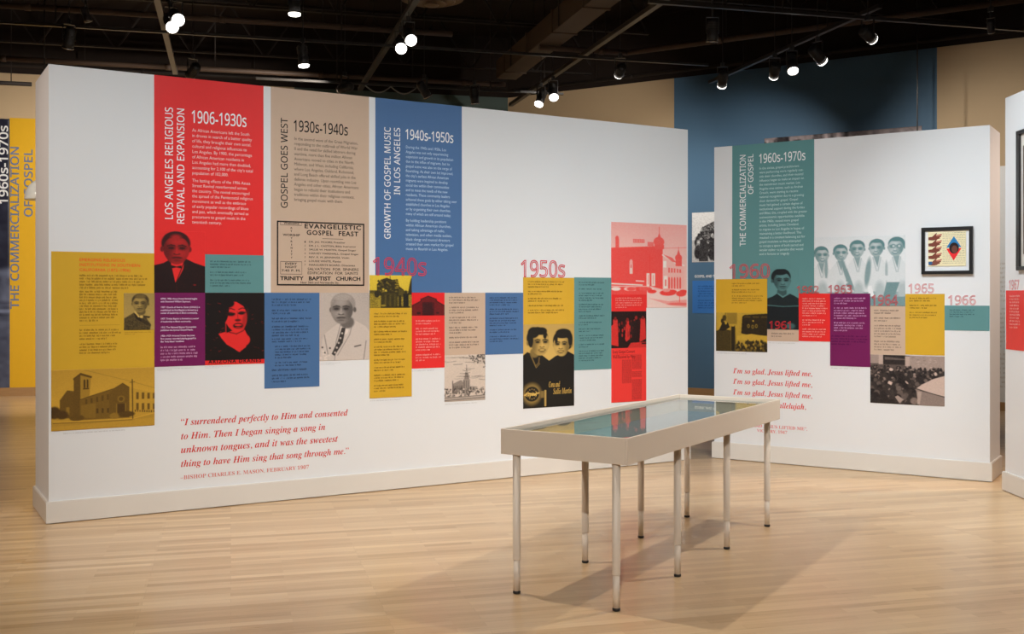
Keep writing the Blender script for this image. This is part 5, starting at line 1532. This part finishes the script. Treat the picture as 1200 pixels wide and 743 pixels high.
# wall washers above the frame and added unseen fill lamps (their light falls on the partitions and floor)
WL_LABELS = ['track lamp above the picture lighting the left end of the long wall', 'track lamp above the picture lighting the red panel',
             'track lamp above the picture lighting the middle of the long wall', 'track lamp above the picture lighting the domed building photograph',
             'track lamp above the picture lighting the left of the shorter wall', 'track lamp above the picture lighting the framed collage',
             'track lamp above the picture lighting the floor before the showcase', 'added lamp out of view brightening the floor right of the showcase',
             'added lamp out of view brightening the floor before the mustard panel', 'track lamp above the picture shining across the showcase from the long wall side',
             'track lamp above the picture shining across the showcase from the shorter wall side',
             'added lamp out of view brightening the partition at the right edge', 'added lamp out of view brightening the narrow end of the long wall',
             'added lamp out of view brightening the floor behind the long wall', 'added lamp out of view brightening the end of the shorter wall']
for (pos, tgt, wt, cone, bl, colr), lb in zip(WASH, WL_LABELS):
    lamp(pos, Vector(tgt) - Vector(pos), lb, TRACK_Z, True, wt, cone, bl, colr)
run('lighting_track', 'lighting track above the picture parallel to the long wall', 'track', Vector((-3.4, 3.05, TRACK_Z)), Vector((2.6, 6.4, TRACK_Z)), 0.018, TRK, square=True)

# heads seen in the picture: photo column/row of the body, aim, label, light
def seen(px, py, aim, label, lit=True, watts=0, cone=35, z=4.10, scale=1.0, color=WARM, stem=TRACK_Z, blend=0.8, tgt=None, top=None):
    pos = at_z(px, py, z)
    if tgt is not None:
        aim = Vector(tgt) - pos
    return lamp(pos, aim, label, stem, lit, watts, cone, blend, color, scale, top=top)
seen(200, 27, None, 'glaring lamp, lower of the bright pair over the red panel', True, 420, 38, tgt=(-0.5, 5.0, 0.0))
seen(206, 20, None, 'glaring lamp, upper of the bright pair over the red panel', True, 0, z=4.1, tgt=(0.8, 3.5, 0.0))
seen(479, 43, None, 'glaring lamp, upper of the bright pair near the round diffuser', True, 420, 38, tgt=(1.2, 5.0, 0.0))
seen(470, 54, None, 'glaring lamp, lower of the bright pair near the round diffuser', True, 0, tgt=(-0.4, 4.5, 0.6))
seen(81, 46, None, 'dark lamp with an added beam hanging over the top left corner of the long wall', False, 40, 16, tgt=(-5.04, 11.5, 2.65))  # head stays dark; its spot is added to brighten the dome
seen(101, 18, (0.3, 0.2, -1), 'small dark lamp near the top left corner of the picture', False, z=4.4, scale=0.7, stem=4.62)
seen(355, 66, (0.1, 0.02, -1), 'dark lamp with a bright rim over the tan panel', True)
seen(345, 4, (0.0, 0.05, -1), 'dark lamp at the top edge above the tan panel', True, z=4.3, stem=4.62)
seen(226, 84, (-0.2, 0.3, -1), 'dark lamp with an added beam resting low over the red panel top edge', False, 900, 42, tgt=(-6.9, 16.2, 1.8))  # no glowing lens; beam added to lift the far left wall
seen(404, 103, None, 'dark lamp with an added beam low over the right edge of the tan panel', False, 260, 44, tgt=(-6.4, 16.4, 3.6))  # dark head, spot added to brighten the upper left back wall
seen(497, 106, (0.5, 0.4, -0.8), 'dark lamp low over the tall blue panel', False)
seen(556, 113, (0.1, 0.3, -1), 'dark lamp low above the white stretch right of the blue panel', False)
seen(634, 115, (-0.35, -0.5, -1), 'left lamp of the close pair before the beige back wall', True, top=4.648)
seen(648, 108, (0.1, -0.7, -0.9), 'right brighter lamp of the close pair before the beige back wall', True, top=4.648)
seen(727, 83, None, 'lamp with a bright rim alone before the beige back wall', True, 300, 34, tgt=WK.p(WK.s(668), 3.2))
seen(835, 38, (0, 0.3, -1), 'dark unlit lamp high above the blue bay', False, stem=4.62)
seen(847, 93, (0.0, -0.30, -1), 'lamp at the left end of the blue bay, just under the ceiling line', True, 190, 32, tgt=WK.p(WK.s(815), 2.0))
seen(908, 83, (0.2, -0.15, -1), 'leftmost lamp of the three on the slanting track before the blue bay', True, 300, 34, tgt=WK.p(WK.s(868), 2.6))
seen(928, 75, (0.0, -0.55, -1), 'middle lamp of the three on the slanting track before the blue bay', True)
seen(958, 65, (0.3, 0.0, -1), 'rightmost lamp of the three on the slanting track before the blue bay', True, 240, 40, tgt=WK.p(WK.s(1178), 1.8))
seen(1017, 41, None, 'lamp with a glowing lens at the top right above the blue bay', True, 170, 27, tgt=WK.p(WK.s(1190), 3.2))
seen(1161, 32, (0.2, 0.3, -0.4), 'small dark lamp on the track at the top right corner', False, scale=0.6)
